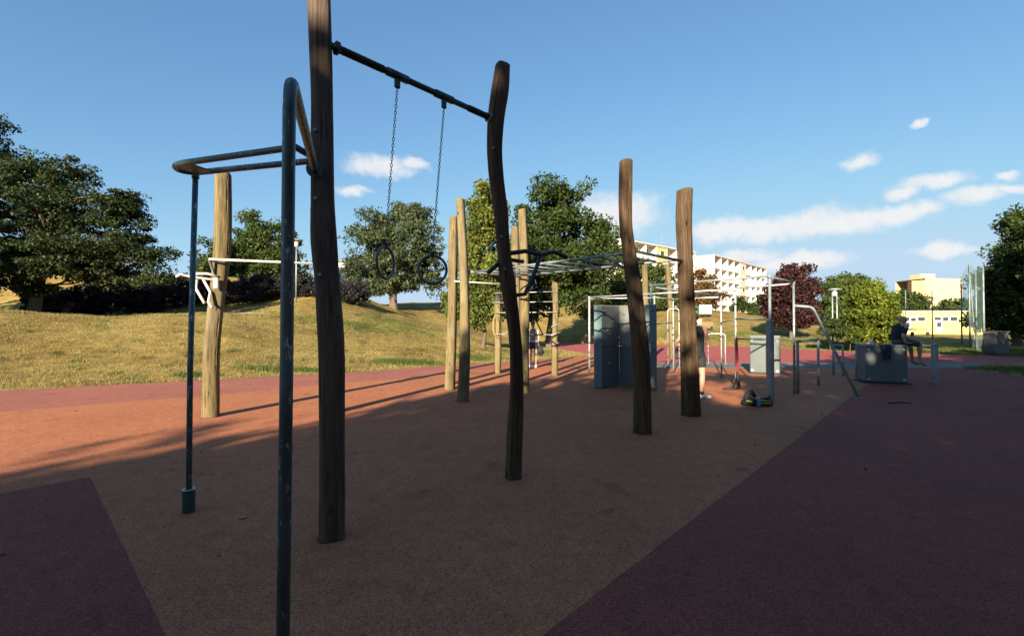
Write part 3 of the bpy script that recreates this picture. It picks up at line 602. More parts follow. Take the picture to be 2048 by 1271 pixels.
# yellow pavilion
d = 58; t = thing('pavilion', (AT(1820, 660, d).x, d, .3), 'long low bright yellow pavilion with white doors and high strip windows', 'building')
xl, xr = AT(1686, 640, d).x, AT(1968, 640, d).x; zb, zt = AT(1820, 666, d).z, AT(1820, 624, d).z
MB().box(((xl + xr) / 2, d + 4, (zb - 1 + zt) / 2), (xr - xl, 8, zt - zb + 1)).build('wall', M['yellow'], t)
MB().box(((xl + xr) / 2, d + 4, zt + .09), (xr - xl + .4, 8.4, .18)).build('roof', M['bwhite'], t)
for (x0, x1, y0, y1) in [(1806, 1818, 634, 641), (1821, 1831, 635, 642), (1835, 1849, 634, 641), (1868, 1881, 634, 640), (1885, 1896, 634, 641), (1900, 1914, 633, 641), (1762, 1774, 635, 642), (1926, 1938, 634, 641)]:
    p, q = AT(x0, y0, d), AT(x1, y1, d); f = MB().box(((p.x + q.x) / 2, d - .02, (p.z + q.z) / 2), (q.x - p.x + .12, .06, p.z - q.z + .12)).build('window', M['white'], t)
    MB().box(((p.x + q.x) / 2, d - .065, (p.z + q.z) / 2), (q.x - p.x, .03, p.z - q.z)).build('pane', M['glass'], f)
for (x0, x1) in [(1810, 1820), (1871, 1883)]:
    p, q = AT(x0, 642, d), AT(x1, 664, d); f = MB().box(((p.x + q.x) / 2, d - .03, (p.z + q.z) / 2), (q.x - p.x, .08, p.z - q.z)).build('door', M['white'], t)
    MB().box(((p.x + q.x) / 2, d - .085, p.z - .42), ((q.x - p.x) * .7, .03, .55)).build('pane', M['glass'], f)
p, q = AT(1636, 629, 60), AT(1669, 651, 60); t = thing('white_shed', ((p.x + q.x) / 2, 60, q.z), 'small plain white shed left of the yellow pavilion', 'building')
MB().box(((p.x + q.x) / 2, 62, (p.z + .5) / 2), (q.x - p.x, 4, p.z - .5 + 1)).build('wall', M['bwhite'], t); MB().box(((p.x + q.x) / 2, 62, p.z + .34), (q.x - p.x + .3, 4.3, .15)).build('roof', M['roofgrey'], t)

# ------------------------------------------------------------------ far street furniture
def lamp(px, ytop, d, double, label):
    p = AT(px, ytop, d); g_ = hz1(p.x, d); t = thing('park_lamp', (p.x, d, g_), label, 'lamp')
    for k in ((-.16, .16) if double else (0,)):
        MB().tube([(p.x + k, d, g_ - .1), (p.x + k, d, p.z - .25)], [.06, .045], 8).build('pole', M['galv_dull'], t, smooth=True)
    MB().ring_loft([[(p.x + r_ * math.cos(a), d + r_ * math.sin(a), p.z + z) for a in [2 * math.pi * i / 14 for i in range(14)]] for r_, z in ((.10, -.5), (.15, -.1))]).build('glass_shade', M['bwhite'], t)
    MB().ring_loft([[(p.x + r_ * math.cos(a), d + r_ * math.sin(a), p.z + z) for a in [2 * math.pi * i / 14 for i in range(14)]] for r_, z in ((.42, -.09), (.40, -.04), (.08, .03))]).build('lamp_cover', M['galv'], t)
lamp(1669, 577, 33, True, 'park lamp on twin grey poles beside the track')
lamp(593, 478, 31, False, 'single white headed park lamp before the round tree')
# basketball hoop far away
p = AT(1411, 618, 52); g_ = hz1(p.x, 52); t = thing('basketball_hoop', (p.x - 2, 52, g_), 'basketball hoop with white board and green lattice arm', 'basketball hoop')
MB().box((p.x, 52, p.z), (1.35, .06, .98)).build('backboard', M['white'], t); MB().torus((p.x, 51.65, p.z - .3), .23, .02, Matrix.Rotation(R(90), 3, 'X'), 16, 5).build('rim', M['redband'], t)
b = MB(); b.tube([(p.x - .5, 52.1, p.z + .3), (p.x - 2, 52.1, p.z + .3)], .04, 6); b.tube([(p.x - .5, 52.1, p.z - .3), (p.x - 2, 52.1, p.z - .3)], .04, 6)
for k in range(3): b.tube([(p.x - .5 - k * .5, 52.1, p.z - .3), (p.x - 1 - k * .5, 52.1, p.z + .3)], .025, 5); b.tube([(p.x - .5 - k * .5, 52.1, p.z + .3), (p.x - 1 - k * .5, 52.1, p.z - .3)], .025, 5)
b.build('lattice_arm', M['greenpaint'], t); MB().tube([(p.x - 2, 52.1, g_ - .2), (p.x - 2, 52.1, p.z + .5)], .08, 8).build('post', M['galv_dull'], t)
p = AT(1398, 643, 46); g_ = hz1(p.x, 46); t = thing('notice_board', (p.x, 46, g_), 'small blank white notice board on a post on the dry slope', 'sign')
MB().box((p.x, 46, p.z), (.5, .05, .52)).build('board', M['white'], t); MB().tube([(p.x, 46.06, g_ - .1), (p.x, 46.06, p.z + .2)], .03, 6).build('post', M['galv_dull'], t)
def bench(px, py, d, w, label):
    p = AT(px, py, d); g_ = hz1(p.x, d); t = thing('park_bench', (p.x, d, g_), label, 'bench')
    for k in range(3): MB().box((p.x, d - .2 + k * .16, g_ + .45), (w, .13, .04)).build('seat_slat', M['plankwood'], t)
    for k in range(2): MB().box((p.x, d + .26, g_ + .62 + k * .17), (w, .04, .13)).build('back_slat', M['plankwood'], t)
    for s_ in (-1, 1): MB().box((p.x + s_ * w * .38, d, g_ + .215), (.07, .4, .43)).build('leg', M['darkboard'], t)
bench(1411, 660, 42, 1.6, 'brown park bench on the slope below the basketball hoop')
bench(1840, 660, 50, 2.2, 'brown bench against the yellow pavilion')
bench(112, 600, 27.2, 1.6, 'park bench in the shade under the feathery tree')
# ball net beside the pavilion
t = thing('ball_net', (AT(1935, 668, 28).x, 28, 0), 'tall green ball net on slim grey poles beside the dark tree', 'net')
NP = [(1922, 552, 33), (1938, 528, 28), (1951, 540, 26), (1966, 532, 24.5)]; tops = []
for (px, py, d) in NP:
    p = AT(px, py, d); tops.append(p); MB().tube([(p.x, d, -.1), tuple(p)], [.055, .04], 7).build('pole', M['galv_dull'], t, smooth=True)
b = MB()
for i in range(3):
    a_, c_ = tops[i], tops[i + 1]
    for k in range(25):
        u_ = k / 24; b.tube([Vector((a_.x, a_.y, .1)).lerp(Vector((c_.x, c_.y, .1)), u_), a_.lerp(c_, u_)], .0028, 3, False)
    for k in range(34):
        u_ = k / 33; b.tube([Vector((a_.x, a_.y, .1 + (a_.z - .1) * u_)), Vector((c_.x, c_.y, .1 + (c_.z - .1) * u_))], .0028, 3, False)
tag(b.build('net', M['net'], t), kind='stuff')
b = MB(); p = tops[1]; q = AT(1951, 655, 26); b.tube([p, (q.x, 26, 0)], .03, 6); b.build('brace', M['galv_dull'], t)
t = thing('cable_mast', (AT(1865, 665, 44).x, 44, .1), 'slim dark mast with cross wires before the yellow pavilion', 'mast'); p = AT(1864, 580, 44)
MB().tube([(p.x, 44, 0), tuple(p)], [.06, .04], 7).build('pole', M['darkboard'], t)
b = MB(); q = AT(1922, 582, 33); b.tube([AT(1828, 656, 50), AT(1866, 622, 44), q], .018, 4); b.tube([AT(1866, 608, 44), AT(1890, 617, 42), AT(1922, 609, 33)], .016, 4); b.tube([AT(1850, 597, 46), AT(1922, 597, 33)], .012, 4); b.build('wire', M['darkboard'], t)
t = thing('slim_mast', (AT(1812, 660, 46).x, 46, .1), 'thin grey mast rising between the bushy tree and pavilion doors', 'mast'); p = AT(1811, 582, 46)
MB().tube([(p.x, 46, 0), tuple(p)], [.05, .035], 7).build('pole', M['galv_dull'], t); MB().ball(p, .07, 8, 5).build('pole_cap', M['galv_dull'], t)
# dark table tennis table at the right lawn
p = AT(1992, 684, 23.0); t = thing('dark_cabinet', (p.x, 23.0, 0), 'dark grey metal cabinet on the lawn under the tall dark tree', 'cabinet')
MB().bbox((p.x, 23.0, .62), (.86, .5, 1.0), .2, .015).build('body', M['darkboard'], t); MB().bbox((p.x, 23.0, 1.18), (.92, .58, .06), .2, .01).build('lid', M['darkboard'], t)
MB().box((p.x, 23.0, .05), (.6, .4, .1), .2).build('plinth', M['asphalt'], t); MB().box((p.x + .06, 22.73, .65), (.04, .03, .12), .2).build('handle', M['galv'], t)

# ------------------------------------------------------------------ wooden posts
def post(edges, d, m, parent, rot=20, name='post', ztop_round=.05, bury=.06, nexp=3.2, label=None):
    """a wavy squared log: edges = (pixel row, left, right) from the top down, standing at distance d"""
    E = sorted(edges); ys = [e[0] for e in E]; c = [AT((e[1] + e[2]) / 2, e[0], d) for e in E]; w = [(e[2] - e[1]) / FPX * d / 2 for e in E]
    z = np.array([p.z for p in c]); o_ = np.argsort(z); z = z[o_]; xs = np.array([p.x for p in c])[o_]; ws = np.array(w)[o_]
    z0, z1 = -bury, z[-1]; n = max(12, int((z1 - z0) / .05)); Z = np.linspace(z0, z1, n); X = np.interp(Z, z, xs); W = np.interp(Z, z, ws)
    ker = np.array([1, 2, 3, 4, 3, 2, 1.]) / 16; Xp = np.pad(X, 3, mode='reflect', reflect_type='odd'); X = np.convolve(Xp, ker, 'valid'); Wp = np.pad(W, 3, mode='edge'); W = np.convolve(Wp, ker, 'valid')
    ph = random.uniform(0, 6); Y = d + .035 * np.sin(Z * 1.5 + ph) * np.clip(Z, 0, 1); seg = 64 if d < 8 else 28; th = np.linspace(0, 2 * np.pi, seg, endpoint=False)
    prof = (np.abs(np.cos(th)) ** nexp + np.abs(np.sin(th)) ** nexp) ** (-1 / nexp); px_ = prof * np.cos(th); py_ = prof * np.sin(th)
    cr_, sr_ = math.cos(R(rot)), math.sin(R(rot)); qx, qy = px_ * cr_ - py_ * sr_, px_ * sr_ + py_ * cr_; k = np.abs(qx).max(); qx /= k; qy /= k
    nz = np.interp(np.arange(seg), np.linspace(0, seg, 15), np.append(*[(lambda q: (q, q[:1]))(RNG.normal(0, .016, 14))][0])); rings = []
    cks = [(int(RNG.integers(0, seg)), RNG.uniform(z0, z1), RNG.uniform(.25, .9), RNG.uniform(.06, .13)) for _ in range(16 if d < 8 else 0)]     # drying cracks
    for i in range(n):
        wob = 1 + nz + .012 * np.sin(th * 3 + Z[i] * 4 + ph) + RNG.normal(0, .006, seg)
        for (j, zc, ln, dp) in cks:
            if abs(Z[i] - zc) < ln / 2: wob[j] -= dp * (1 - (2 * abs(Z[i] - zc) / ln) ** 2)
        rings.append([(X[i] + a * W[i] * f, Y[i] + b_ * W[i] * f, Z[i]) for a, b_, f in zip(qx, qy, wob)])
    tilt = random.uniform(-.25, .25)
    for s_, dz in ((.93, .012), (.78, .024), (.4, .032)):
        rings.append([(X[-1] + a * W[-1] * s_, Y[-1] + b_ * W[-1] * s_, Z[-1] + dz + tilt * a * W[-1] * s_) for a, b_ in zip(qx, qy)])
    o = MB().ring_loft(rings).build(name, m, parent); smooth_by_angle(o, 35)
    if label: o['label'] = label
    if parent:                                                  # dark joint where the log leaves the rubber
        MB().ring_loft([[(X[2] + a * W[2] * f, Y[2] + b_ * W[2] * f, z_) for a, b_ in zip(qx, qy)] for f, z_ in ((1.0, .005), (1.08, .005), (1.07, .0165), (.98, .0175))]).build('base_joint', M['blackrubber'], parent)
    return o, (lambda zz: Vector((float(np.interp(zz, Z, X)), float(np.interp(zz, Z, Y)), zz))), (lambda zz: float(np.interp(zz, Z, W)))
def flange(p, direction, parent, r=.055, m=None, bolts=4):
    dr = Vector(direction).normalized(); p = Vector(p); f = MB().tube([p - dr * .006, p + dr * .012], r, 18).build('flange', m or M['pipe'], parent)
    x = dr.cross(Vector((0, 0, 1))).normalized(); y = x.cross(dr); b = MB()
    for k in range(bolts):
        a = math.pi / 4 + k * math.pi * 2 / bolts; q = p + (x * math.cos(a) + y * math.sin(a)) * r * .74; b.tube([q + dr * .011, q + dr * .022], .008, 6)
    b.build('bolts', M['galv_dull'], f); return f
def dg(px, py, k=.06): return G(px, py).y + k

# ring frame: the two darkest posts
dA, dB = dg(663, 1083), dg(1026, 960)
rf = thing('ring_frame', (G(663, 1083).x, dA, 0), 'two dark crooked log posts joined by a high black bar for the rings', 'exercise frame')
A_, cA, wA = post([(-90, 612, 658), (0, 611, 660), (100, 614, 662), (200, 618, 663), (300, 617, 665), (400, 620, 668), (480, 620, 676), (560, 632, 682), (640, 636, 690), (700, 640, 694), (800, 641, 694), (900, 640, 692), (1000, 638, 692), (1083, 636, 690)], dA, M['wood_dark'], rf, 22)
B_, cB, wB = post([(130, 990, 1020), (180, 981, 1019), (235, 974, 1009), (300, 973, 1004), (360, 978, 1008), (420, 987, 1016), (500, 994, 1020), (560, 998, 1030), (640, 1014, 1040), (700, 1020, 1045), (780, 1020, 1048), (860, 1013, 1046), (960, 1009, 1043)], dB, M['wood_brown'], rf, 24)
pA, pB = AT(650, 86, dA), AT(990, 240, dB); zb = (pA.z + pB.z) / 2
MB().tube([pA, pB], .026, 14).build('crossbar', M['pipe_black'], rf, smooth=True); u = (pB - pA).normalized()
for s_, e_ in ((.06, .27), (.80, .95)):                         # ribbed grip tape near both ends
    b = MB()
    for k in range(46):
        q = pA.lerp(pB, s_ + (e_ - s_) * k / 45); b.tube([q, q + u * .005], .0285 + (.0015 if k % 5 else .003), 12)
    b.build('grip_tape', M['blackrubber'], rf)
flange(pB - u * wB(pB.z) * 1.02, -u, rf, .05, M['galv_dull']); flange(pA + u * wA(pA.z) * 1.0, u, rf, .05)
for (cf, wf, zs) in ((cA, wA, (2.45, 2.95, 1.9)), (cB, wB, (2.1, 2.42, 3.3))):
    for z in zs:
        p = cf(z); MB().tube([(p.x - .01, p.y - wf(z) * 1.0, z), (p.x - .01, p.y - wf(z) * 1.0 - .018, z)], .013, 6).build('bolt', M['galv_dull'], rf)
def bar_at(px):
    t = (px - 1024) / FPX; s_ = (t * pA.y - pA.x) / ((pB.x - pA.x) - t * (pB.y - pA.y)); return pA.lerp(pB, s_)
for px, (cx, cy), rr, rz, lab in ((793, (771, 525), 35, 74, 'hanging exercise ring on a chain, turned nearly edge on'), (887, (865, 539), 31, 12, 'hanging exercise ring on a chain, turned to face the court')):
    q = bar_at(px); c = AT(cx, cy, q.y + .02); r = (rr - 3) / FPX * q.y; t = thing('exercise_ring', (q.x, q.y, q.z - .03), lab, 'exercise ring', 'rings hanging from the high bar')
    MB().tube([q - u * .10, q + u * .10], .034, 14).build('sleeve', M['pipe_black'], t, smooth=True)
    MB().bbox((q.x, q.y, q.z - .062), (.05, .03, .09), math.atan2(u.y, u.x), .008).build('bracket', M['pipe_black'], t)
    rot = Matrix.Rotation(R(rz), 3, 'Z')
    MB().torus(c, r, .0125, rot, 48, 10).build('ring', M['ring'], t, smooth=True)
    top = Vector((q.x, q.y, q.z - .105)); end = c + Vector((0, 0, r + .035)); n = int((top - end).length / .027); b = MB(); dirv = (end - top).normalized()
    for k in range(n):
        p = top.lerp(end, (k + .5) / n); m3 = dirv.to_track_quat('-Z', 'Y').to_matrix() @ Matrix.Rotation(R(90 * (k % 2) + 35), 3, 'Z')
        b.torus(p, .0085, .0032, m3, 10, 5, 1.85)
    b.build('chain', M['steel'], t, smooth=True); MB().bbox(c + Vector((0, 0, r + .012)), (.036, .03, .05), R(rz), .008).build('ring_clamp', M['blackrubber'], t)

# arched pipe near the viewer
dQ = 1.96; qb = AT(567, 1271, dQ); qt = AT(580, 150, dQ); hitA = cA(2.66) + Vector((-.02, -wA(2.66) * .95, 0))
t = thing('arched_pipe_bar', (qb.x, dQ, 0), 'blue grey pipe rising from the court and bending over to a dark post', 'pull-up bar')
x0 = Vector((qb.x - .004, dQ, -.05)); top = Vector((AT(580, 140, dQ).x, dQ, AT(580, 152, dQ).z)); dr = (hitA - top); dr.z = 0; dr.normalize()
path = [x0, Vector((top.x - .006, dQ, 1.4)), Vector((top.x - .002, dQ, top.z - .14))] + arc(Vector((top.x, dQ, top.z - .12)), top, top + dr * .12 + Vector((0, 0, .012)), 8) + [top.lerp(hitA, .5) + Vector((0, 0, .01)), hitA]
MB().tube(path, .0265, 18).build('pipe', M['pipe'], t, smooth=True)
f = flange(hitA - dr * .01, -dr, t, .058, M['pipe'], 2)
MB().tube([(x0.x, x0.y, -.02), (x0.x, x0.y, .16)], .042, 16).build('socket', M['pipe'], t, smooth=True)
# horizontal loop bar with its leg
t = thing('loop_bar', tuple(G(372, 1028)), 'flat pipe loop on one leg with a wide foot socket, bolted to a dark post', 'dip bar')
gq = G(372, 1028); dq = gq.y + .03; lt = AT(391, 352, dq); zl = lt.z
MB().tube([(gq.x, dq, -.05), (gq.x + .002, dq, 1.2), (lt.x, lt.y, zl)], .0215, 14).build('leg', M['pipe'], t, smooth=True)
b = MB(); b.tube([(gq.x, dq, -.03), (gq.x, dq, .185)], .046, 20); b.tube([(gq.x, dq, .185), (gq.x, dq, .192)], [.046, .030], 20); fs = b.build('foot_socket', M['pipe_black'], t); smooth_by_angle(fs, 30); MB().ring_loft([[(gq.x + r_ * math.cos(a), dq + r_ * math.sin(a), z) for a in [2 * math.pi * i / 24 for i in range(24)]] for r_, z in ((.030, .1925), (.0475, .1925), (.0475, .199), (.030, .199), (.030, .1925))], False).build('rim', M['galv'], fs)
def lv(px, py, z):                                              # pixel ray at height z
    r = ray(px, py); k = (z - CAM_H) / r.z; return Vector((r.x * k, r.y * k, z))
zL = 2.79; n1 = lv(577, 296, zL); n0 = lv(372, 325, zL); f0 = lv(412, 343, zL); f1 = lv(612, 323, zL); bkA = cA(zL) + Vector((-wA(zL) * .95, .02, 0))
ax = (n0 - n1).normalized(); tip = (n0 + f0) / 2 + ax * .19
path = [bkA + Vector((0, -.04, 0)), n1 + ax * -.06] + arc(n1 - ax * .05, n1, n1 + ax * .06, 4) + [n0] + arc(n0, n0 + ax * .17, tip, 6)[1:] + arc(tip, f0 + ax * .17, f0, 6)[1:] + [f1, bkA + Vector((0, .05, 0))]
MB().tube(path, .0235, 16).build('loop_pipe', M['pipe'], t, smooth=True)
MB().bbox(((n0.x + f0.x) / 2 - .02, (n0.y + f0.y) / 2, zL - .012), (.17, .19, .012), math.atan2(ax.y, ax.x), .003).build('gusset_plate', M['pipe'], t)
MB().tube([(lt.x, lt.y, zl - .02), (lt.x, lt.y, zL)], .028, 14).build('collar', M['pipe'], t, smooth=True)
MB().bbox(bkA + Vector((.005, .0, .0)), (.02, .16, .17), R(8), .006).build('mount_plate', M['pipe'], t)
# star shaped grips on the brown post
t = thing('angled_grip_bar', tuple(cB(2.2)), 'dark angular multi grip handles sticking out of the brown log post', 'pull-up bar')
b = MB(); b.tube([AT(1008, 508, dB), AT(1050, 502, dB + .13), AT(1082, 509, dB + .28), AT(1108, 503, dB + .4), AT(1134, 515, dB + .46)], .0235, 12); b.build('upper_grip', M['pipe_black'], t, smooth=True)
MB().tube([AT(1082, 509, dB + .28), AT(1071, 540, dB + .24), AT(1050, 588, dB + .16), AT(1024, 591, dB + .04)], .0225, 12).build('drop_grip', M['pipe_black'], t, smooth=True)
MB().tube([AT(996, 528, dB - .04), AT(976, 545, dB - .12)], .023, 12).build('side_grip', M['pipe_black'], t, smooth=True)
MB().tube([AT(1012, 518, dB + .02), AT(1046, 523, dB + .2)], .021, 12).build('rear_grip', M['pipe_black'], t, smooth=True)

# monkey bars
dC, dD, dGp, dH = dg(1285, 868), dg(1382, 832), dg(926, 803, .05), dg(1049, 786, .05)
mk = thing('monkey_bars', (cB(0).x + 1.8, dC, 0), 'overhead ladder of grey pipes carried by four log posts', 'monkey bars')
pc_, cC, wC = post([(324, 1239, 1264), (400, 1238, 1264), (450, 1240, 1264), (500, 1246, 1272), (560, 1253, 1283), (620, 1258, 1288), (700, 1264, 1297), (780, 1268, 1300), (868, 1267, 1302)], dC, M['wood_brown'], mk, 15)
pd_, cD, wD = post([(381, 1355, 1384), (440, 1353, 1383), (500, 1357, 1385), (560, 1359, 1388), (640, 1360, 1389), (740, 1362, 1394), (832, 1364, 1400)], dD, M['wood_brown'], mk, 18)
pg_, cG, wG = post([(399, 912, 929), (500, 917, 935), (600, 920, 939), (700, 920, 941), (803, 914, 938)], dGp, M['wood_tan'], mk, -12)
ph_, cH, wH = post([(420, 1036, 1053), (500, 1039, 1057), (600, 1040, 1060), (700, 1038, 1058), (786, 1039, 1059)], dH, M['wood_tan'], mk, -12)
zm = 2.62
mC, mD, mG, mH = cC(zm), cD(zm), cG(zm), cH(zm)
MB().tube([mC, mD], .024, 12).build('end_bar', M['pipe'], mk, smooth=True); MB().tube([mG, mH], .024, 12).build('end_bar', M['galv_dull'], mk, smooth=True)
for s_ in (.14, .84):
    MB().tube([mC.lerp(mD, s_) + Vector((0, 0, .002)), mG.lerp(mH, s_) + Vector((0, 0, .002))], .021, 12).build('rail', M['galv_dull'], mk, smooth=True)
for k in range(1, 10):
    a_, c_ = mC.lerp(mD, .14).lerp(mG.lerp(mH, .14), k / 10), mC.lerp(mD, .84).lerp(mG.lerp(mH, .84), k / 10)
    MB().tube([a_, c_], .016, 10).build('rung', M['galv_dull'], mk, smooth=True)
MB().tube([mC + Vector((-.03, .15, -.25)), mC.lerp(mG, .12)], .016, 8).build('brace', M['galv_dull'], mk, smooth=True)
# pull-up pair at the lawn side
dE, dE2 = dg(420, 835), dg(656, 827)
pe = thing('pull_up_station', (G(420, 835).x, dE, 0), 'pale sunlit log post pair with a white pull-up bar before the lawn', 'pull-up bar')
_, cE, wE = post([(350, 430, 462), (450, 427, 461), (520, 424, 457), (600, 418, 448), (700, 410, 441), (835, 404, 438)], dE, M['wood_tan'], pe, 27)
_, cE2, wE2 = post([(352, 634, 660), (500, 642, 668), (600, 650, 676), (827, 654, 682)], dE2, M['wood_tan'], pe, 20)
z5 = AT(440, 521, dE - .2).z; fe = AT(418, 518, dE - .22)
MB().tube([fe, (cE2(z5).x, dE2 - .18, z5 - .01)], .0195, 12).build('pull_up_bar', M['white_bar'], pe, smooth=True)
b = MB(); b.tube([fe, AT(431, 557, dE - .1)], .02, 8); b.tube([fe, AT(446, 528, dE - .05)], .018, 8); b.tube([AT(431, 557, dE - .1), AT(441, 549, dE - .05)], .018, 8); b.build('bar_bracket', M['galv_dull'], pe)
MB().tube([(cE2(z5).x, dE2 - .19, z5), (cE2(z5).x, dE2, z5)], .02, 8).build('bar_bracket', M['galv_dull'], pe)
for k, pl in enumerate([[(432, 560), (380, 553), (360, 549), (353, 553)], [(436, 553), (414, 547), (388, 547)], [(394, 558), (392, 577), (409, 606)], [(405, 556), (421, 584), (417, 604), (424, 615)]]):
    MB().tube([AT(x, y, dE - .1 - .06 * i) for i, (x, y) in enumerate(pl)], .021, 10).build('grip', M['white_bar'], pe, smooth=True)
fp = AT(432, 566, dE - .17); MB().bbox(fp, (.07, .05, .18), R(20), .01).build('mount_plate', M['white_bar'], pe)
# stepped bars of the back posts
dF, dK = dg(900, 780, .05), dg(1033, 768, .05)
fb = thing('high_bar_pair', (G(900, 780).x, dF, 0), 'slightly shorter pale log post with a thin bar just behind the overhead ladder', 'pull-up bar')
_, cF, wF = post([(435, 900, 915), (500, 897, 916), (600, 896, 914), (700, 892, 912), (780, 889, 910)], dF, M['wood_tan'], fb, -14)
_, cK, wK = post([(455, 1022, 1038), (600, 1024, 1041), (768, 1024, 1041)], dK, M['wood_tan'], fb, -14)
zz = AT(908, 562, dF - .12).z; MB().tube([AT(908, 562, dF - .12), (cK(zz).x, dK - .1, zz)], .018, 10).build('bar', M['white_bar'], fb, smooth=True)
b = MB(); b.tube([AT(908, 562, dF - .12), AT(914, 552, dF)], .018, 8); b.tube([AT(908, 562, dF - .12), AT(912, 570, dF)], .018, 8); b.build('bar_bracket', M['galv_dull'], fb)
dJ, dI = dg(996, 747, .05), dg(1110, 752, .05)
wbs = thing('wall_bars', (G(1110, 752).x, dI, 0), 'two short log posts carrying a ladder of thin white bars near the lawn', 'wall bars')
_, cI, wI = post([(566, 1104, 1117), (620, 1106, 1117), (680, 1103, 1115), (752, 1103, 1116)], dI, M['wood_tan'], wbs, -10)
_, cJ, wJ = post([(598, 989, 1002), (680, 990, 1003), (747, 989, 1002)], dJ, M['wood_tan'], wbs, -10)
b = MB(); p = cJ(AT(996, 600, dJ).z); b.ring_loft([[(p.x + r_ * math.cos(a), p.y + r_ * math.sin(a), p.z + z) for a in [2 * math.pi * i / 12 for i in range(12)]] for r_, z in ((.12, -.02), (.10, .08), (.02, .3))]); b.build('post_cap', M['blackrubber'], wbs)
for y in (586, 605, 625, 668):
    p, q = AT(997, y, dJ - .12), None; zz = p.z; MB().tube([(p.x - .12, dJ - .12, zz), (cI(min(zz, 2.6)).x + .05, dI - .12, zz)], .013, 8).build('bar', M['galv'], wbs, smooth=True)
b = MB()
for zz in (.95, 1.24, 1.5):
    p = cI(zz); b.tube([(p.x - .12, dI - .1, zz - .03), (p.x + .02, dI - .115, zz + .03), (p.x + .11, dI - .09, zz + .05)], .016, 8)
b.build('bar_bracket', M['galv_dull'], wbs)
# yellow rope loops hanging on the short post
b = MB(); p = AT(990, 632, dJ - .14)
for k in range(2): b.torus(p + Vector((k * .03, -.02 * k, -.30)), .07 + .012 * k, .009, Matrix.Rotation(R(20 * k), 3, 'Z'), 26, 6, 4.2)
tag(b.build('rope_loop', M['yellowrope'], origin=p, smooth=True), 'yellow rope loops hung over the short log post', 'rope')
# sling strap
a_, m_, e_ = AT(1062, 622, dH + .3), AT(1074, 645, dH + 1.6), AT(1086, 669, dI - .14)
t = thing('sling_strap', tuple(a_), 'black sling strap slung slantwise from post to thin white bar', 'strap')
MB().tube([a_, m_, e_], .020, 6).build('strap', M['black'], t); MB().tube([e_, e_ + Vector((-.42, .02, .01))], .022, 8).build('handle', M['blackrubber'], t)
# log posts further back
for edges, d, lab in (([(527, 1284, 1294), (620, 1286, 1297), (724, 1288, 1299)], 19.2, 'thin pale log post behind the climbing panel'), ([(534, 1330, 1339), (620, 1337, 1346), (716, 1340, 1350)], 20.6, 'thin pale leaning log post beside the running track')):
    z = hz1((edges[-1][1] - 1024) / FPX * d, d); o, c_, w_ = post(edges, d, M['wood_tan'], None, 10, 'log_post'); tag(o, lab, 'post')

# ------------------------------------------------------------------ steel pipe frame
def gp2(px, py): g = G(px, py); return Vector((g.x, g.y, 0))
q6, q7, q4, q3, q1 = gp2(1541, 801), gp2(1589, 788), gp2(1443, 755), gp2(1347, 745), gp2(1179, 750)
q5 = Vector((5.36, 11.09, 0)); q8 = Vector((3.36, 11.16, 0)); q2 = Vector((4.16, 13.5, 0))
zt = 2.50
cg = thing('exercise_cage', tuple(q6), 'large galvanised steel pipe frame with upright poles and top rails', 'exercise frame')
def up(p, m, r=.024, z1=zt, name='upright'):
    o = MB().tube([(p.x, p.y, -.05), (p.x, p.y, z1)], r, 12).build(name, m, cg, smooth=True)
    for z in (z1 - .03,): MB().tube([(p.x, p.y, z - .05), (p.x, p.y, z + .03)], r + .008, 12).build('coupling', m, o, smooth=True)
    b = MB()
    for z in (.6, 1.05, 1.5):
        b.tube([(p.x, p.y, z), (p.x, p.y, z + .035)], r + .006, 10)
    b.build('clamp', M['galv_dull'], o, smooth=True)
    return o
up(q7, M['galv_dull']); up(q4, M['galv'], .022, 2.38); up(q3, M['galv'], .022, 2.38); up(q1, M['galv'], .032, 2.40); up(q2, M['galv'], .022, 2.38); up(q5, M['galv'], .022, 2.42)
up(q8, M['pipe'], .026, 2.52); u6 = up(q6, M['galv_dull'], .028, 2.56); o = MB().tube([(q6.x, q6.y, -.05), (q6.x, q6.y, 1.62), (q6.x, q6.y, 1.64)], [.072, .072, .05], 20).build('thick_sleeve', M['galv_dull'], u6); smooth_by_angle(o, 30)
def rail(a, b_, za, zb, m=None, r=.022, name='top_rail', ext=0):
    a = Vector((a.x, a.y, za)); b_ = Vector((b_.x, b_.y, zb)); MB().tube([a, b_], r, 12).build(name, m or M['galv'], cg, smooth=True)
rail(q6, q8, 2.53, 2.49, M['galv_dull']); rail(q6, q7, 2.52, 2.48, M['galv_dull']); rail(q7, q5, 2.45, 2.41, M['galv']); rail(q5, q1, 2.39, 2.37); rail(q8, q4, 2.45, 2.36, M['galv_dull']); rail(q4, q3, 2.34, 2.35); rail(q3, q2, 2.33, 2.34); rail(q2, q1, 2.32, 2.33)
rail(q5, q6, 1.68, 1.64, M['galv_dull'], .019, 'low_rail'); rail(q4, q5, 1.60, 1.66, M['galv_dull'], .016, 'low_rail')
rail(q7, q5, 1.2, 1.2, M['galv_dull'], .018, 'low_rail')
MB().tube([q3 + Vector((0, 0, 1.6)), q3 + Vector((-.32, -.1, 1.58)), q3 + Vector((-.5, .1, 1.55))], .016, 8).build('side_grip', M['pipe_black'], cg, smooth=True)
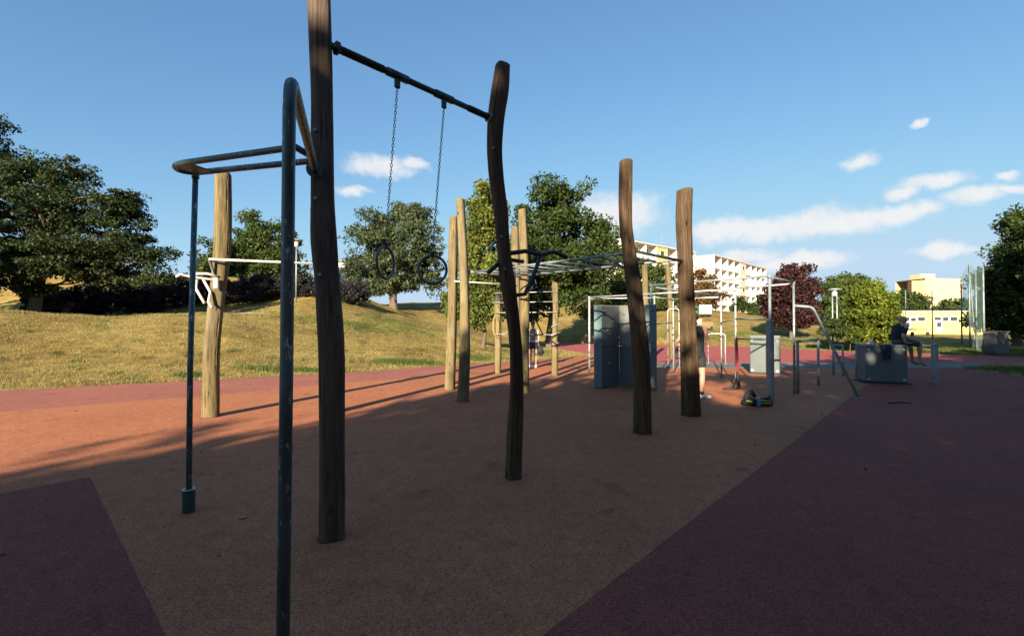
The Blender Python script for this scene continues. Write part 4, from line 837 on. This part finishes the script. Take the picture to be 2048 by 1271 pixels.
# slanting pole from the frame to the court
s0, s1, s2 = AT(1588, 611, q7.y), AT(1626, 614, q7.y - .05), G(1717, 797)
t = thing('slanting_pole', tuple(s2), 'dull steel pole slanting from the frame corner down to the court', 'climbing pole')
MB().tube([s0, s0.lerp(s1, .8)] + arc(s0.lerp(s1, .8), s1, s1.lerp(s2, .06), 5)[1:] + [s1.lerp(s2, .5), Vector(s2) + Vector((.02, -.02, -.04))], .032, 12).build('pole', M['galv_dull'], t, smooth=True)
MB().tube([Vector(s2) + Vector((0, 0, -.01)), Vector(s2) + Vector((0, 0, .025))], .065, 14).build('foot_plate', M['galv_dull'], t)
# suspended red band with black loop on the middle upright
t = thing('resistance_band', (q5.x, q5.y - .05, 0), 'red elastic band tied to an upright with a black loop trailing on the court', 'band')
MB().tube([(q5.x, q5.y - .05, 1.25), (q5.x + .004, q5.y - .055, .75), (q5.x, q5.y - .05, .42)], [.02, .032, .03], 8).build('band', M['redband'], t, smooth=True)
p = Vector((q5.x, q5.y - .06, .42)); b = MB(); b.tube([p, p + Vector((.02, -.02, -.2)), p + Vector((.015, -.06, -.36))], [.03, .04, .035], 8); b.tube([p + Vector((0, 0, -.1)), p + Vector((-.08, -.06, -.27)), p + Vector((-.2, -.08, -.37)), p + Vector((-.38, -.1, -.385)), p + Vector((-.40, -.16, -.38)), p + Vector((-.22, -.2, -.385)), p + Vector((0, -.1, -.37))], .02, 8)
b.build('loop', M['blackrubber'], t, smooth=True)

# ------------------------------------------------------------------ folded climbing panel
def prism(b, pts, z0, z1):
    n = len(pts); v = [(x, y, z0) for x, y in pts] + [(x, y, z1) for x, y in pts]
    return b.add(v, [tuple(range(n - 1, -1, -1)), tuple(range(n, 2 * n))] + [(i, (i + 1) % n, (i + 1) % n + n, i + n) for i in range(n)])
l0, l1 = G(1189, 777), G(1204, 777.5); cn_ = G(1239, 771.5); r0 = G(1296, 779); r1 = G(1314, 781)
t = thing('climbing_wall', (cn_.x, cn_.y, 0), 'head high folded blue grey climbing wall panel with bolt on holds', 'climbing wall')
for z0, z1, k in ((.025, 1.0, 0), (1.008, 1.99, 1)):
    for a_, c_, m, nm in ((l1, cn_, M['panel'], 'panel'), (cn_, r0, M['panel_pale'] if k else M['panel'], 'panel')):  # upper right panel paler: its sunlit look is put into the colour
        a2, c2 = Vector(a_[:2]), Vector(c_[:2]); u = (c2 - a2).normalized(); nr = Vector((-u.y, u.x))
        prism(MB(), [tuple(a2 + u * .002), tuple(c2 - u * .002), tuple(c2 + nr * .14 - u * .002), tuple(a2 + nr * .14 + u * .002)], z0, z1).build(nm, m, t)
    prism(MB(), [(l0.x, l0.y + .015), (l1.x - .002, l1.y), (l1.x + .03, l1.y + .25), (l0.x + .03, l0.y + .25)], z0, z1).build('edge_panel', M['panel_teal'], t)
    prism(MB(), [(r0.x + .002, r0.y), (r1.x, r1.y), (r1.x + .04, r1.y + .3), (r0.x + .03, r0.y + .3)], z0, z1).build('edge_panel', M['panel_teal'] if k else M['panel'], t)
b = MB(); prism(b, [(l0.x - .01, l0.y - .01), (cn_.x, cn_.y - .015), (r1.x + .01, r1.y - .01), (r1.x + .05, r1.y + .3), (cn_.x, cn_.y + .2), (l0.x + .03, l0.y + .28)], 1.995, 2.02); b.build('top_cap', M['panel_pale'], t)
def wallp(a_, c_, s_, z): p = Vector(a_).lerp(Vector(c_), s_); p.z = z; return p
for s_, z, w_ in ((.08, 1.86, 0), (.92, 1.2, 0), (.12, 1.84, 1), (.17, 1.80, 1), (.12, 1.1, 1), (.15, 1.06, 1), (.1, .93, 1), (.14, .87, 1), (.12, .2, 1), (.55, 1.5, 1), (.5, .5, 1), (.4, .6, 0), (.3, 1.4, 0), (.6, 1.7, 0)):
    p = wallp(l1, cn_, s_, z) if w_ == 0 else wallp(cn_, r0, s_, z); p.y -= .02
    MB().ball(p, (random.uniform(.025, .045), .035, random.uniform(.02, .035)), 9, 6).build('hold', M['panel_pale'], t, smooth=True)
for z in (1.88, 1.15, .95, .2):
    p = Vector(r0).lerp(Vector(r1), .45); p.z = z; p.y -= .012; MB().ball(p, (.03, .03, .035), 9, 6).build('hold', M['panel_pale'], t, smooth=True)

# ------------------------------------------------------------------ vaulting boxes
def vault_box(name, gl, gr, h, dep, label, ribs):
    a, c = Vector(gl[:2]), Vector(gr[:2]); u = (c - a).normalized(); w = (c - a).length; nr = Vector((-u.y, u.x)); mid = (a + c) / 2 + nr * dep / 2; rz = math.atan2(u.y, u.x)
    t = thing(name, (mid.x, mid.y, 0), label, 'vaulting box'); b = MB()
    MB().bbox((mid.x, mid.y, h / 2 + .02), (w, dep, h - .05), rz, .02).build('body', M['panel'], t)
    MB().bbox((mid.x, mid.y, h - .0), (w + .02, dep + .02, .05), rz, .015).build('top_slab', M['panel_pale'], t)
    MB().box((mid.x, mid.y, .02), (w + .12, dep + .1, .05), rz).build('rubber_base', M['blackrubber'], t)
    for sx in (.08, .92):
        for z in (.12, h - .1):
            p = a + u * w * sx - nr * .003; q = MB().tube([(p.x, p.y, z), (p.x - nr.x * .02, p.y - nr.y * .02, z)], .035, 12).build('anchor_plate', M['galv'], t)
    return t, a, u, nr, w
vault_box('vaulting_box', G(1731, 766), G(1816, 769), .99, .62, 'square blue grey vaulting box with a cloth hung over it', 0)
vault_box('vaulting_box', G(1500, 747), G(1560, 750), 1.17, .7, 'tall blue grey vaulting box standing before the running track', 0)
p = AT(1772, 692, G(1772, 768).y); t = MB()
rows = []; y0 = G(1772, 768).y
prof = [(.14, 1.018), (.02, 1.024), (-.012, 1.012), (-.03, .95), (-.032, .85), (-.03, .72), (-.034, .66)]
for yy, z in prof: rows.append([(p.x - .11 + .22 * k / 6 + random.uniform(-.006, .006), y0 + yy - .004 * (k % 2) + random.uniform(-.003, .003), z + (random.uniform(-.012, .012) if z < .7 else 0)) for k in range(7)])
for r_ in rows: t.v += r_
nv_ = len(t.v); t.v += [(x, y + .006, z - .006) for x, y, z in t.v]
for i in range(len(rows) - 1):
    for k in range(6):
        q = i * 7 + k; t.f.append((q, q + 1, q + 8, q + 7)); t.f.append((q + nv_, q + 7 + nv_, q + 8 + nv_, q + 1 + nv_))
tag(t.build('towel', M['navy'], origin=(p.x, y0, 1.0), smooth=True), 'dark navy towel hanging over the front of the square box', 'towel')
p = AT(1742, 690, y0 + .25); t = thing('cup', (p.x, p.y, 1.02), 'white cup standing on the square box', 'cup')
MB().ring_loft([[(p.x + r_ * math.cos(a), p.y + r_ * math.sin(a), 1.02 + z) for a in [2 * math.pi * i / 14 for i in range(14)]] for r_, z in ((.036, 0), (.044, .11), (.039, .11), (.033, .03))]).build('wall', M['white'], t, smooth=True)
MB().torus((p.x + .055, p.y, 1.075), .026, .006, Matrix.Identity(3), 14, 5).build('handle', M['white'], t, smooth=True)

# low steel bars
def ubar(pts, r, label, cap=None):
    t = thing('parallel_bar', tuple(pts[0]), label, 'exercise bar'); pts = [Vector(p) for p in pts]
    z = pts[1].z; a, b_ = pts[0], pts[3]
    for q, e in ((a, pts[1]), (b_, pts[2])): MB().tube([(q.x, q.y, -.04), (e.x, e.y, e.z)], r, 10).build('leg', M['galv_dull'], t, smooth=True)
    MB().tube([pts[1] - (pts[2] - pts[1]).normalized() * r, pts[2] + (pts[2] - pts[1]).normalized() * r], r * 1.05, 10).build('rail', M['galv_dull'], t, smooth=True)
def ub(px0, px1, y0, y1, h, label, r=.03):
    a, b_ = G(px0, y0), G(px1, y1); ubar([a, (a.x, a.y, h), (b_.x, b_.y, h), b_], r, label)
ub(1596, 1637, 787, 771, 1.17, 'steel bar on two legs joined to the frame corner')
ub(1667, 1686, 750, 752, .92, 'short low steel bar between slanting pole and track')
ub(1713, 1740, 755, 752, .90, 'low steel bar ending behind the square box')
a, b_ = G(1870, 766), G(1836, 758); t = thing('thick_post_bar', tuple(a), 'stout grey post with a low rail beside the sitting man', 'exercise bar')
o = MB().tube([(a.x, a.y, -.04), (a.x, a.y, 1.0), (a.x, a.y, 1.03)], [.075, .075, .06], 18).build('post', M['galv_dull'], t); smooth_by_angle(o, 30)
MB().tube([(a.x, a.y, .93), (b_.x, b_.y, .93)], .032, 10).build('rail', M['galv_dull'], t, smooth=True); MB().ball((a.x - .02, a.y - .06, 1.02), .045, 10, 6).build('end_cap', M['galv'], t, smooth=True)
def hoop(px, yt, yb, w, label, d=None):
    g_ = G(px, yb); z = AT(px, yt, g_.y).z; t = thing('pipe_hoop', tuple(g_), label, 'exercise bar'); x, y = g_.x, g_.y
    MB().tube([(x, y, -.04), (x, y, z - .12)] + arc((x, y, z - .12), (x, y, z), (x - .12, y + .06, z), 5) + arc((x - w + .12, y + w * .5, z), (x - w, y + w * .5, z), (x - w, y + w * .5, z - .12), 5) + [(x - w, y + w * .5, -.04)], .022, 10).build('pipe', M['galv'], t, smooth=True)
    for q in ((x, y), (x - w, y + w * .5)): MB().tube([(q[0], q[1], .012), (q[0], q[1], .03)], .05, 12).build('foot_plate', M['galv_dull'], t)
hoop(1451, 667, 728, .55, 'waist high pale pipe hoop at the edge of the running track')
hoop(1359, 617, 735, .35, 'tall pale pipe hoop behind the standing man in black')

# bag, bottle, strap on the court
g_ = G(1522, 814); bx_, by_ = g_.x, g_.y + .14; t = thing('sports_bag', (bx_, by_, 0), 'black sports bag with lime green stripes lying at the thick sleeved pole', 'bag'); b = MB()
rings = []
for k in range(13):
    u_ = k / 12; x = bx_ - .27 + .54 * u_; s_ = math.sin(math.pi * min(max(u_, .04), .96)) ** .35; hh = (.16 + .05 * math.sin(u_ * 7 + 1)) * s_
    rings.append([(x + random.uniform(-.006, .006), by_ + math.cos(a) * .14 * s_ * (1 + .06 * math.sin(3 * a + k)), max(.014, .013 + hh * .5 * (1 + math.sin(a)) * (1 + .08 * math.sin(5 * a + k * 2)))) for a in [2 * math.pi * i / 18 for i in range(18)]])
b.ring_loft(rings).build('body', M['black'], t, smooth=True)
b = MB()
for s_ in (0, 1): b.tube([(bx_ - .02 + .02 * s_, by_ - .135, .07 + .06 * s_), (bx_ + .1, by_ - .145, .075 + .045 * s_), (bx_ + .22, by_ - .11, .055 + .04 * s_)], .008, 6)
b.tube([(bx_ - .25, by_ - .10, .12), (bx_ - .16, by_ - .135, .10)], .008, 6); b.build('stripe', M['lime'], t, smooth=True)
MB().tube([(bx_ - .24, by_ - .02, .1), (bx_ - .2, by_ - .05, .24), (bx_ - .12, by_ - .03, .27), (bx_ - .04, by_, .18)], [.045, .06, .05, .03], 9).build('flap', M['black'], t, smooth=True)
MB().tube([(bx_ + .1, by_ - .1, .12), (bx_ + .2, by_ - .05, .2), (bx_ + .27, by_ + .02, .1)], .012, 7).build('handle', M['blackrubber'], t, smooth=True)
p = G(1518, 816); t = thing('water_bottle', (p.x, p.y, .012), 'translucent blue water bottle with yellow cap before the sports bag', 'bottle')
def lathe(c, prof, seg=16): return [[(c[0] + r_ * math.cos(a), c[1] + r_ * math.sin(a), z) for a in [2 * math.pi * i / seg for i in range(seg)]] for r_, z in prof]
MB().ring_loft(lathe(p, [(.030, .013), (.036, .02), (.036, .09), (.033, .11), (.036, .13), (.036, .16), (.018, .185)])).build('body', M['bluebottle'], t, smooth=True)
MB().ring_loft(lathe(p, [(.02, .183), (.021, .186), (.021, .21), (.012, .215)])).build('cap', M['lime'], t)
p = G(1353, 718); t = thing('water_bottle', (p.x, p.y, .012), 'small dark blue bottle standing at the foot of the steel uprights', 'bottle')
MB().ring_loft(lathe(p, [(.05, .013), (.055, .03), (.055, .2), (.03, .25)])).build('body', M['navy'], t, smooth=True); MB().ring_loft(lathe(p, [(.032, .248), (.032, .3), (.02, .305)])).build('cap', M['black'], t)
b = MB(); pts = [G(1776, 808), G(1788, 806), G(1803, 806), G(1821, 809)]; 
for i, q in enumerate(pts):
    for k, (dy, z) in enumerate(((-.045, .018), (-.04, .034), (.04, .034), (.045, .018))): b.v.append((q.x, q.y + dy * (.5 if i in (0, 3) else 1), z))
for i in range(3):
    for k in range(4): b.f.append((i * 4 + k, i * 4 + (k + 1) % 4, i * 4 + 4 + (k + 1) % 4, i * 4 + 4 + k))
b.f += [(0, 1, 2, 3), (15, 14, 13, 12)]
tag(b.build('rubber_strap', M['blackrubber'], origin=tuple(pts[1])), 'flat curved black strap lying alone on the dark red rubber', 'strap')
for k, (px, py) in enumerate([(486, 1038), (1437, 955), (437, 1115), (1385, 1192)]):
    p = G(px, py); b = MB(); s_ = .022 if k == 0 else .009
    b.ring_loft([[(p.x + s_ * f * math.cos(a) * (1.6 + .3 * math.sin(3 * a)), p.y + s_ * f * math.sin(a), .0175 + z) for a in [2 * math.pi * i / 9 for i in range(9)]] for f, z in ((1, 0), (.9, .004), (.5, .006))])
    tag(b.build('pebble' if k else 'paper_scrap', M['panel_pale'] if k == 0 else M['darkboard'], origin=tuple(p)), ['small pale scrap on the rubber near the loop bar leg', 'tiny dark pebble near the edge of the orange rubber', 'tiny dark pebble beside the arched pipe', 'tiny dark pebble on the dark red rubber'][k], 'litter' if k == 0 else 'pebble')

# ------------------------------------------------------------------ people
def capsule(b, p, q, r0, r1, sx=1.0, side=None, seg=14):        # tapered limb with round ends, optionally flattened along one axis
    p, q = Vector(p), Vector(q); t = (q - p).normalized(); x = (Vector(side) - t * t.dot(Vector(side))).normalized() if side is not None else t.orthogonal().normalized(); y = t.cross(x); rings = []
    for k in range(5): a = math.pi / 2 * (1 - k / 5) * .97; rings.append((p - t * r0 * math.sin(a), r0 * math.cos(a)))
    for k in range(5): rings.append((p.lerp(q, k / 4), r0 + (r1 - r0) * k / 4))
    for k in range(1, 6): a = math.pi / 2 * k / 5 * .97; rings.append((q + t * r1 * math.sin(a), r1 * math.cos(a)))
    b.ring_loft([[c + (x * sx * math.cos(2 * math.pi * j / seg) + y * math.sin(2 * math.pi * j / seg)) * r for j in range(seg)] for c, r in rings])
def remeshed(b, name, m, parent, vox, sm=3):
    o = b.build(name, m, parent); md = o.modifiers.new('r', 'REMESH'); md.mode = 'VOXEL'; md.voxel_size = vox; md.use_smooth_shade = True
    s_ = o.modifiers.new('s', 'SMOOTH'); s_.iterations = sm; s_.factor = .5
    dgp = bpy.context.evaluated_depsgraph_get(); me = bpy.data.meshes.new_from_object(o.evaluated_get(dgp)); o.modifiers.clear(); o.data = me
    me.materials.clear(); me.materials.append(m); me.shade_smooth(); return o
def hand(b, w, d, side, curl=.6, s=1.0):                        # wrist, pointing direction, thumb side
    w, d, side = Vector(w), Vector(d).normalized(), Vector(side); side = (side - d * d.dot(side)).normalized(); pal = d.cross(side).normalized()
    capsule(b, w, w + d * .075 * s, .026 * s, .034 * s, .6, pal)
    for k, ln in enumerate((.070, .078, .072, .056)):
        r0 = w + d * .085 * s + side * (.030 - .020 * k) * s; m_ = r0 + (d * math.cos(curl * .6) + pal * math.sin(curl * .6)) * ln * .55 * s; e = m_ + (d * math.cos(curl * 1.7) + pal * math.sin(curl * 1.7)) * ln * .5 * s
        capsule(b, r0 - d * .02 * s, m_, .0095 * s, .009 * s, seg=8); capsule(b, m_, e, .009 * s, .0075 * s, seg=8)
    q = w + d * .03 * s + side * .022 * s; m_ = q + (d * .7 + side * .7) * .045 * s; capsule(b, q, m_, .012 * s, .011 * s, seg=8); capsule(b, m_, m_ + (d * .95 + side * .2 + pal * .2).normalized() * .035 * s, .0105 * s, .008 * s, seg=8)
def head(b, c, f, up_, s=1.0):
    c, f, up_ = Vector(c), Vector(f).normalized(), Vector(up_).normalized(); f = (f - up_ * f.dot(up_)).normalized(); x = f.cross(up_)
    capsule(b, c + up_ * .025 * s - f * .015 * s, c + up_ * .03 * s + f * .012 * s, .088 * s, .082 * s, .9, x); capsule(b, c - up_ * .05 * s + f * .025 * s, c + f * .03 * s, .055 * s, .066 * s, .95, x)
    capsule(b, c - up_ * .078 * s + f * .048 * s, c - up_ * .05 * s + f * .04 * s, .030 * s, .045 * s)               # chin
    capsule(b, c - up_ * .022 * s + f * .108 * s, c + up_ * .015 * s + f * .088 * s, .014 * s, .010 * s, seg=8)      # nose
    for k in (-1, 1):
        capsule(b, c + x * .078 * k * s - up_ * .018 * s - f * .012 * s, c + x * .084 * k * s + up_ * .018 * s - f * .018 * s, .011 * s, .015 * s, .7, x, 8)    # ears
        capsule(b, c + x * .012 * k * s + up_ * .026 * s + f * .088 * s, c + x * .05 * k * s + up_ * .026 * s + f * .072 * s, .013 * s, .011 * s, seg=8)        # brow
    capsule(b, c - x * .02 * s - up_ * .05 * s + f * .086 * s, c + x * .02 * s - up_ * .05 * s + f * .086 * s, .009 * s, .009 * s, seg=8)                       # lips
def eyes(parent, c, f, up_, s=1.0):
    c, f, up_ = Vector(c), Vector(f).normalized(), Vector(up_).normalized(); x = f.cross(up_)
    for k in (-1, 1): MB().ball(c + x * .031 * k * s + up_ * .006 * s + f * .081 * s, .0125 * s, 8, 6).build('eye', M['white'], parent, smooth=True); MB().ball(c + x * .031 * k * s + up_ * .006 * s + f * .0895 * s, .0062 * s, 8, 5).build('pupil', M['black'], parent, smooth=True)
def shoe(parent, ankle, f, m, s=1.0):
    a, f = Vector(ankle), Vector(f).normalized(); b = MB(); h = a.z
    capsule(b, a + Vector((0, 0, -.045)) - f * .035, a + Vector((0, 0, -.05)) + f * .09, .045, .042); capsule(b, a + Vector((0, 0, -.05)) + f * .06, a + Vector((0, 0, -.058)) + f * .155, .043, .034, 1.15, f.cross(Vector((0, 0, 1)))); capsule(b, a + Vector((0, 0, -.05)), a + Vector((0, 0, .012)), .047, .044)
    o = remeshed(b, 'shoe', m, parent, .012); 
    for v in o.data.vertices:
        zmin = a.z - root_loc(parent).z - .085
        if v.co.z < zmin: v.co.z = zmin
    return o
def leg(b, hip, knee, ankle, k=1.0):
    capsule(b, hip, knee, .088 * k, .056 * k); n = Vector(knee).lerp(Vector(ankle), .3); capsule(b, knee, n, .053 * k, .055 * k); capsule(b, n, ankle, .055 * k, .034 * k)
def arm(b, sh, el_, wr, k=1.0):
    capsule(b, sh, el_, .050 * k, .038 * k); capsule(b, el_, Vector(el_).lerp(Vector(wr), .3), .037 * k, .038 * k); capsule(b, Vector(el_).lerp(Vector(wr), .3), wr, .038 * k, .026 * k)

# man in black behind the right log post
fg = G(1402, 797); X, Y = AT(1391, 700, fg.y + .05).x, fg.y + .06
def L3(x, y, z): return Vector((X + x, Y + y, z))
t = thing('person', (X, Y, .012), 'person in black tank top and black shorts with arms bent behind a log post', 'person'); Rt = Vector((1, 0, 0))
b = MB()
hipR, knR, anR = L3(.10, 0, .93), L3(.13, -.04, .50), L3(.125, -.01, .095); hipL, knL, anL = L3(-.10, 0, .93), L3(-.10, .03, .50), L3(-.09, .05, .095)
leg(b, hipR, knR, anR); leg(b, hipL, knL, anL)
capsule(b, L3(0, 0, .96), L3(0, .0, 1.12), .125, .125, 1.35, Rt); capsule(b, L3(0, 0, 1.12), L3(0, .01, 1.36), .12, .128, 1.4, Rt); capsule(b, L3(-.12, .0, 1.44), L3(.12, 0, 1.44), .075, .075)
shR, elR, wrR = L3(.20, 0, 1.44), L3(.285, .02, 1.16), L3(.13, .24, 1.20); shL, elL, wrL = L3(-.20, 0, 1.44), L3(-.37, .02, 1.19), L3(-.15, .24, 1.20)
arm(b, shR, elR, wrR); arm(b, shL, elL, wrL); hand(b, wrR, wrL - wrR + Vector((0, .05, .03)), (0, 0, 1), .9); hand(b, wrL, wrR - wrL + Vector((0, .08, .05)), (0, 0, 1), .9)
capsule(b, L3(0, .01, 1.47), L3(0, .03, 1.58), .058, .054); hc = L3(0, .05, 1.665); head(b, hc, (0, 1, -.05), (0, .03, 1))
for an, dx in ((anR, .45), (anL, -.2)): capsule(b, an, an + Vector((0, 0, -.03)), .036, .04)
remeshed(b, 'body', M['skin'], t, .0085, 4); eyes(t, hc, (0, 1, -.05), (0, 0, 1))
b = MB(); capsule(b, L3(0, 0, .95), L3(0, 0, 1.12), .138, .136, 1.34, Rt); capsule(b, L3(0, 0, 1.12), L3(0, .01, 1.36), .132, .139, 1.38, Rt); capsule(b, L3(-.10, 0, 1.435), L3(.10, 0, 1.435), .083, .083); remeshed(b, 'tank_top', M['black'], t, .012)
b = MB(); capsule(b, L3(0, 0, .93), L3(0, 0, 1.0), .142, .138, 1.3, Rt); capsule(b, hipR + Vector((0, 0, -.02)), hipR.lerp(knR, .5), .106, .096); capsule(b, hipL + Vector((0, 0, -.02)), hipL.lerp(knL, .5), .106, .088); remeshed(b, 'shorts', M['black'], t, .012)
shoe(t, anR, (.85, -.25, 0), M['white']); shoe(t, anL, (-.3, .9, 0), M['white'])
for an in (anR, anL): MB().tube([an + Vector((0, 0, -.02)), an + Vector((0, 0, .055))], [.047, .042], 12).build('sock', M['black'], t, smooth=True)
b = MB(); capsule(b, hc + Vector((0, -.022, .045)), hc + Vector((0, .0, .05)), .092, .088, .92, Rt); remeshed(b, 'hair', M['hair'], t, .012)

# woman in grey green top
fg = G(1066, 736); X, Y = fg.x, fg.y
t = thing('person', (X, Y, .012), 'person in grey green tank top, dark shorts and white shoes standing between log posts', 'person')
K = .92
def L3(x, y, z): return Vector((X + x * K, Y + y * K, z * K + .005))
b = MB(); hipR, knR, anR = L3(.09, 0, .95), L3(.10, -.02, .52), L3(.10, 0, .10); hipL, knL, anL = L3(-.09, 0, .95), L3(-.10, .0, .52), L3(-.11, .02, .10)
leg(b, hipR, knR, anR, .95); leg(b, hipL, knL, anL, .95)
capsule(b, L3(0, 0, .98), L3(0, 0, 1.16), .128, .105, 1.3, Rt); capsule(b, L3(0, 0, 1.16), L3(0, -.01, 1.36), .10, .112, 1.35, Rt); capsule(b, L3(-.10, 0, 1.44), L3(.10, 0, 1.44), .062, .062)
shR, elR, wrR = L3(.175, 0, 1.44), L3(.23, -.06, 1.18), L3(.20, .02, .98); shL, elL, wrL = L3(-.175, 0, 1.44), L3(-.22, .1, 1.24), L3(-.1, .3, 1.32)
arm(b, shR, elR, wrR, .85); arm(b, shL, elL, wrL, .85); hand(b, wrR, (.02, .03, -1), (0, 1, 0), 1.0, .9); hand(b, wrL, (.3, .6, .2), (1, 0, 0), .9, .9)
capsule(b, L3(0, 0, 1.47), L3(0, .02, 1.59), .048, .046); hc = L3(-.01, .03, 1.68); fd = (-.35, .9, 0); head(b, hc, fd, (0, 0, 1), .95)
for an in (anR, anL): capsule(b, an, an + Vector((0, 0, -.03)), .034, .038)
remeshed(b, 'body', M['skin_pale'], t, .0085, 4); eyes(t, hc, fd, (0, 0, 1), .95)
b = MB(); capsule(b, L3(0, 0, 1.0), L3(0, 0, 1.16), .136, .116, 1.27, Rt); capsule(b, L3(0, 0, 1.16), L3(0, -.01, 1.36), .112, .124, 1.3, Rt); capsule(b, L3(-.085, 0, 1.43), L3(.085, 0, 1.43), .07, .07); remeshed(b, 'tank_top', M['greenshirt'], t, .012)
b = MB(); capsule(b, L3(0, 0, .95), L3(0, 0, 1.0), .144, .139, 1.25, Rt); capsule(b, hipR, hipR.lerp(knR, .35), .104, .095); capsule(b, hipL, hipL.lerp(knL, .35), .104, .095); remeshed(b, 'shorts', M['navy'], t, .012)
b = MB(); up0 = L3(0, 0, 1.03); b.torus(up0, .172, .012, Matrix.Rotation(R(90), 3, 'X'), 30, 6, .8); b.build('waistband', M['white'], t, smooth=True)
shoe(t, anR, (.35, .9, 0), M['white']); shoe(t, anL, (-.5, .7, 0), M['white'])
b = MB(); capsule(b, hc + Vector((.006, -.03, .04)), hc + Vector((0, .0, .05)), .088, .085, .92, Rt); capsule(b, hc + Vector((.02, -.1, .03)), hc + Vector((.05, -.13, -.10)), .035, .018); remeshed(b, 'hair', M['hair'], t, .011)
c = wrR + Vector((.07, .02, -.26)); t = thing('drawstring_bag', tuple(c), 'black rounded bag held at the thigh of the person in green', 'bag'); b = MB()
capsule(b, c + Vector((0, 0, .06)), c + Vector((.02, 0, -.1)), .09, .12, .7, (0, 1, 0)); remeshed(b, 'body', M['black'], t, .014); MB().tube([c + Vector((-.02, 0, .12)), c + Vector((-.05, -.01, .19)), c + Vector((-.03, .02, .20)), c + Vector((.02, 0, .12))], .008, 6).build('handle', M['blackrubber'], t, smooth=True)

# man sitting on the square box
sy = G(1800, 768).y + .42; X = AT(1797, 690, sy).x; Y = sy
t = thing('person', (X, Y, 1.02), 'bald person in black t-shirt and dark shorts sitting on the square box, legs hanging down', 'person'); sd = Vector((0, 1, 0))
def L3(x, y, z): return Vector((X + x, Y + y, z))
b = MB(); hipR, knR, anR = L3(.03, -.10, 1.12), L3(.43, -.15, 1.02), L3(.42, -.17, .60); hipL, knL, anL = L3(.03, .10, 1.12), L3(.45, .17, 1.02), L3(.50, .16, .60)
leg(b, hipR, knR, anR); leg(b, hipL, knL, anL)
capsule(b, L3(0, 0, 1.13), L3(-.02, 0, 1.27), .125, .12, 1.35, sd); capsule(b, L3(-.02, 0, 1.27), L3(.02, 0, 1.43), .12, .122, 1.4, sd); capsule(b, L3(.04, -.12, 1.50), L3(.04, .12, 1.50), .07, .07)
shR, elR, wrR = L3(.05, -.20, 1.50), L3(-.10, -.26, 1.24), L3(-.02, -.26, 1.06); shL, elL, wrL = L3(.05, .20, 1.50), L3(.08, .26, 1.22), L3(.26, .18, 1.17)
arm(b, shR, elR, wrR); arm(b, shL, elL, wrL); hand(b, wrR, (.9, 0, -.12), (0, 1, 0), .3); hand(b, wrL, (.8, -.2, -.05), (0, -1, .2), .6)
capsule(b, L3(.05, 0, 1.52), L3(.075, -.01, 1.60), .058, .056); hc = L3(.09, -.02, 1.665); fd = (.75, -.62, -.12); head(b, hc, fd, (.1, -.05, 1), .98)
for an in (anR, anL):
    capsule(b, an, an + Vector((.0, 0, -.04)), .036, .036); capsule(b, an + Vector((-.02, 0, -.05)), an + Vector((.06, 0, -.085)), .034, .034); capsule(b, an + Vector((.06, 0, -.085)), an + Vector((.15, -.01, -.135)), .036, .026, 1.3, sd)
remeshed(b, 'body', M['skin'], t, .0085, 4); eyes(t, hc, fd, (.1, -.05, 1), .98)
b = MB(); capsule(b, L3(0, 0, 1.13), L3(-.02, 0, 1.27), .14, .134, 1.32, sd); capsule(b, L3(-.02, 0, 1.27), L3(.02, 0, 1.43), .134, .136, 1.36, sd); capsule(b, L3(.035, -.03, 1.50), L3(.045, -.17, 1.468), .078, .066); capsule(b, L3(.035, .03, 1.50), L3(.045, .17, 1.468), .078, .066)
capsule(b, shR + Vector((0, .02, -.03)), shR.lerp(elR, .62), .062, .064); capsule(b, shL + Vector((0, -.02, -.03)), shL.lerp(elL, .62), .062, .064); remeshed(b, 't_shirt', M['black'], t, .012)
b = MB(); capsule(b, L3(.0, 0, 1.12), L3(0, 0, 1.18), .143, .139, 1.3, sd); capsule(b, hipR, hipR.lerp(knR, .82), .106, .088); capsule(b, hipL, hipL.lerp(knL, .82), .106, .088); remeshed(b, 'shorts', M['darkboard'], t, .012)
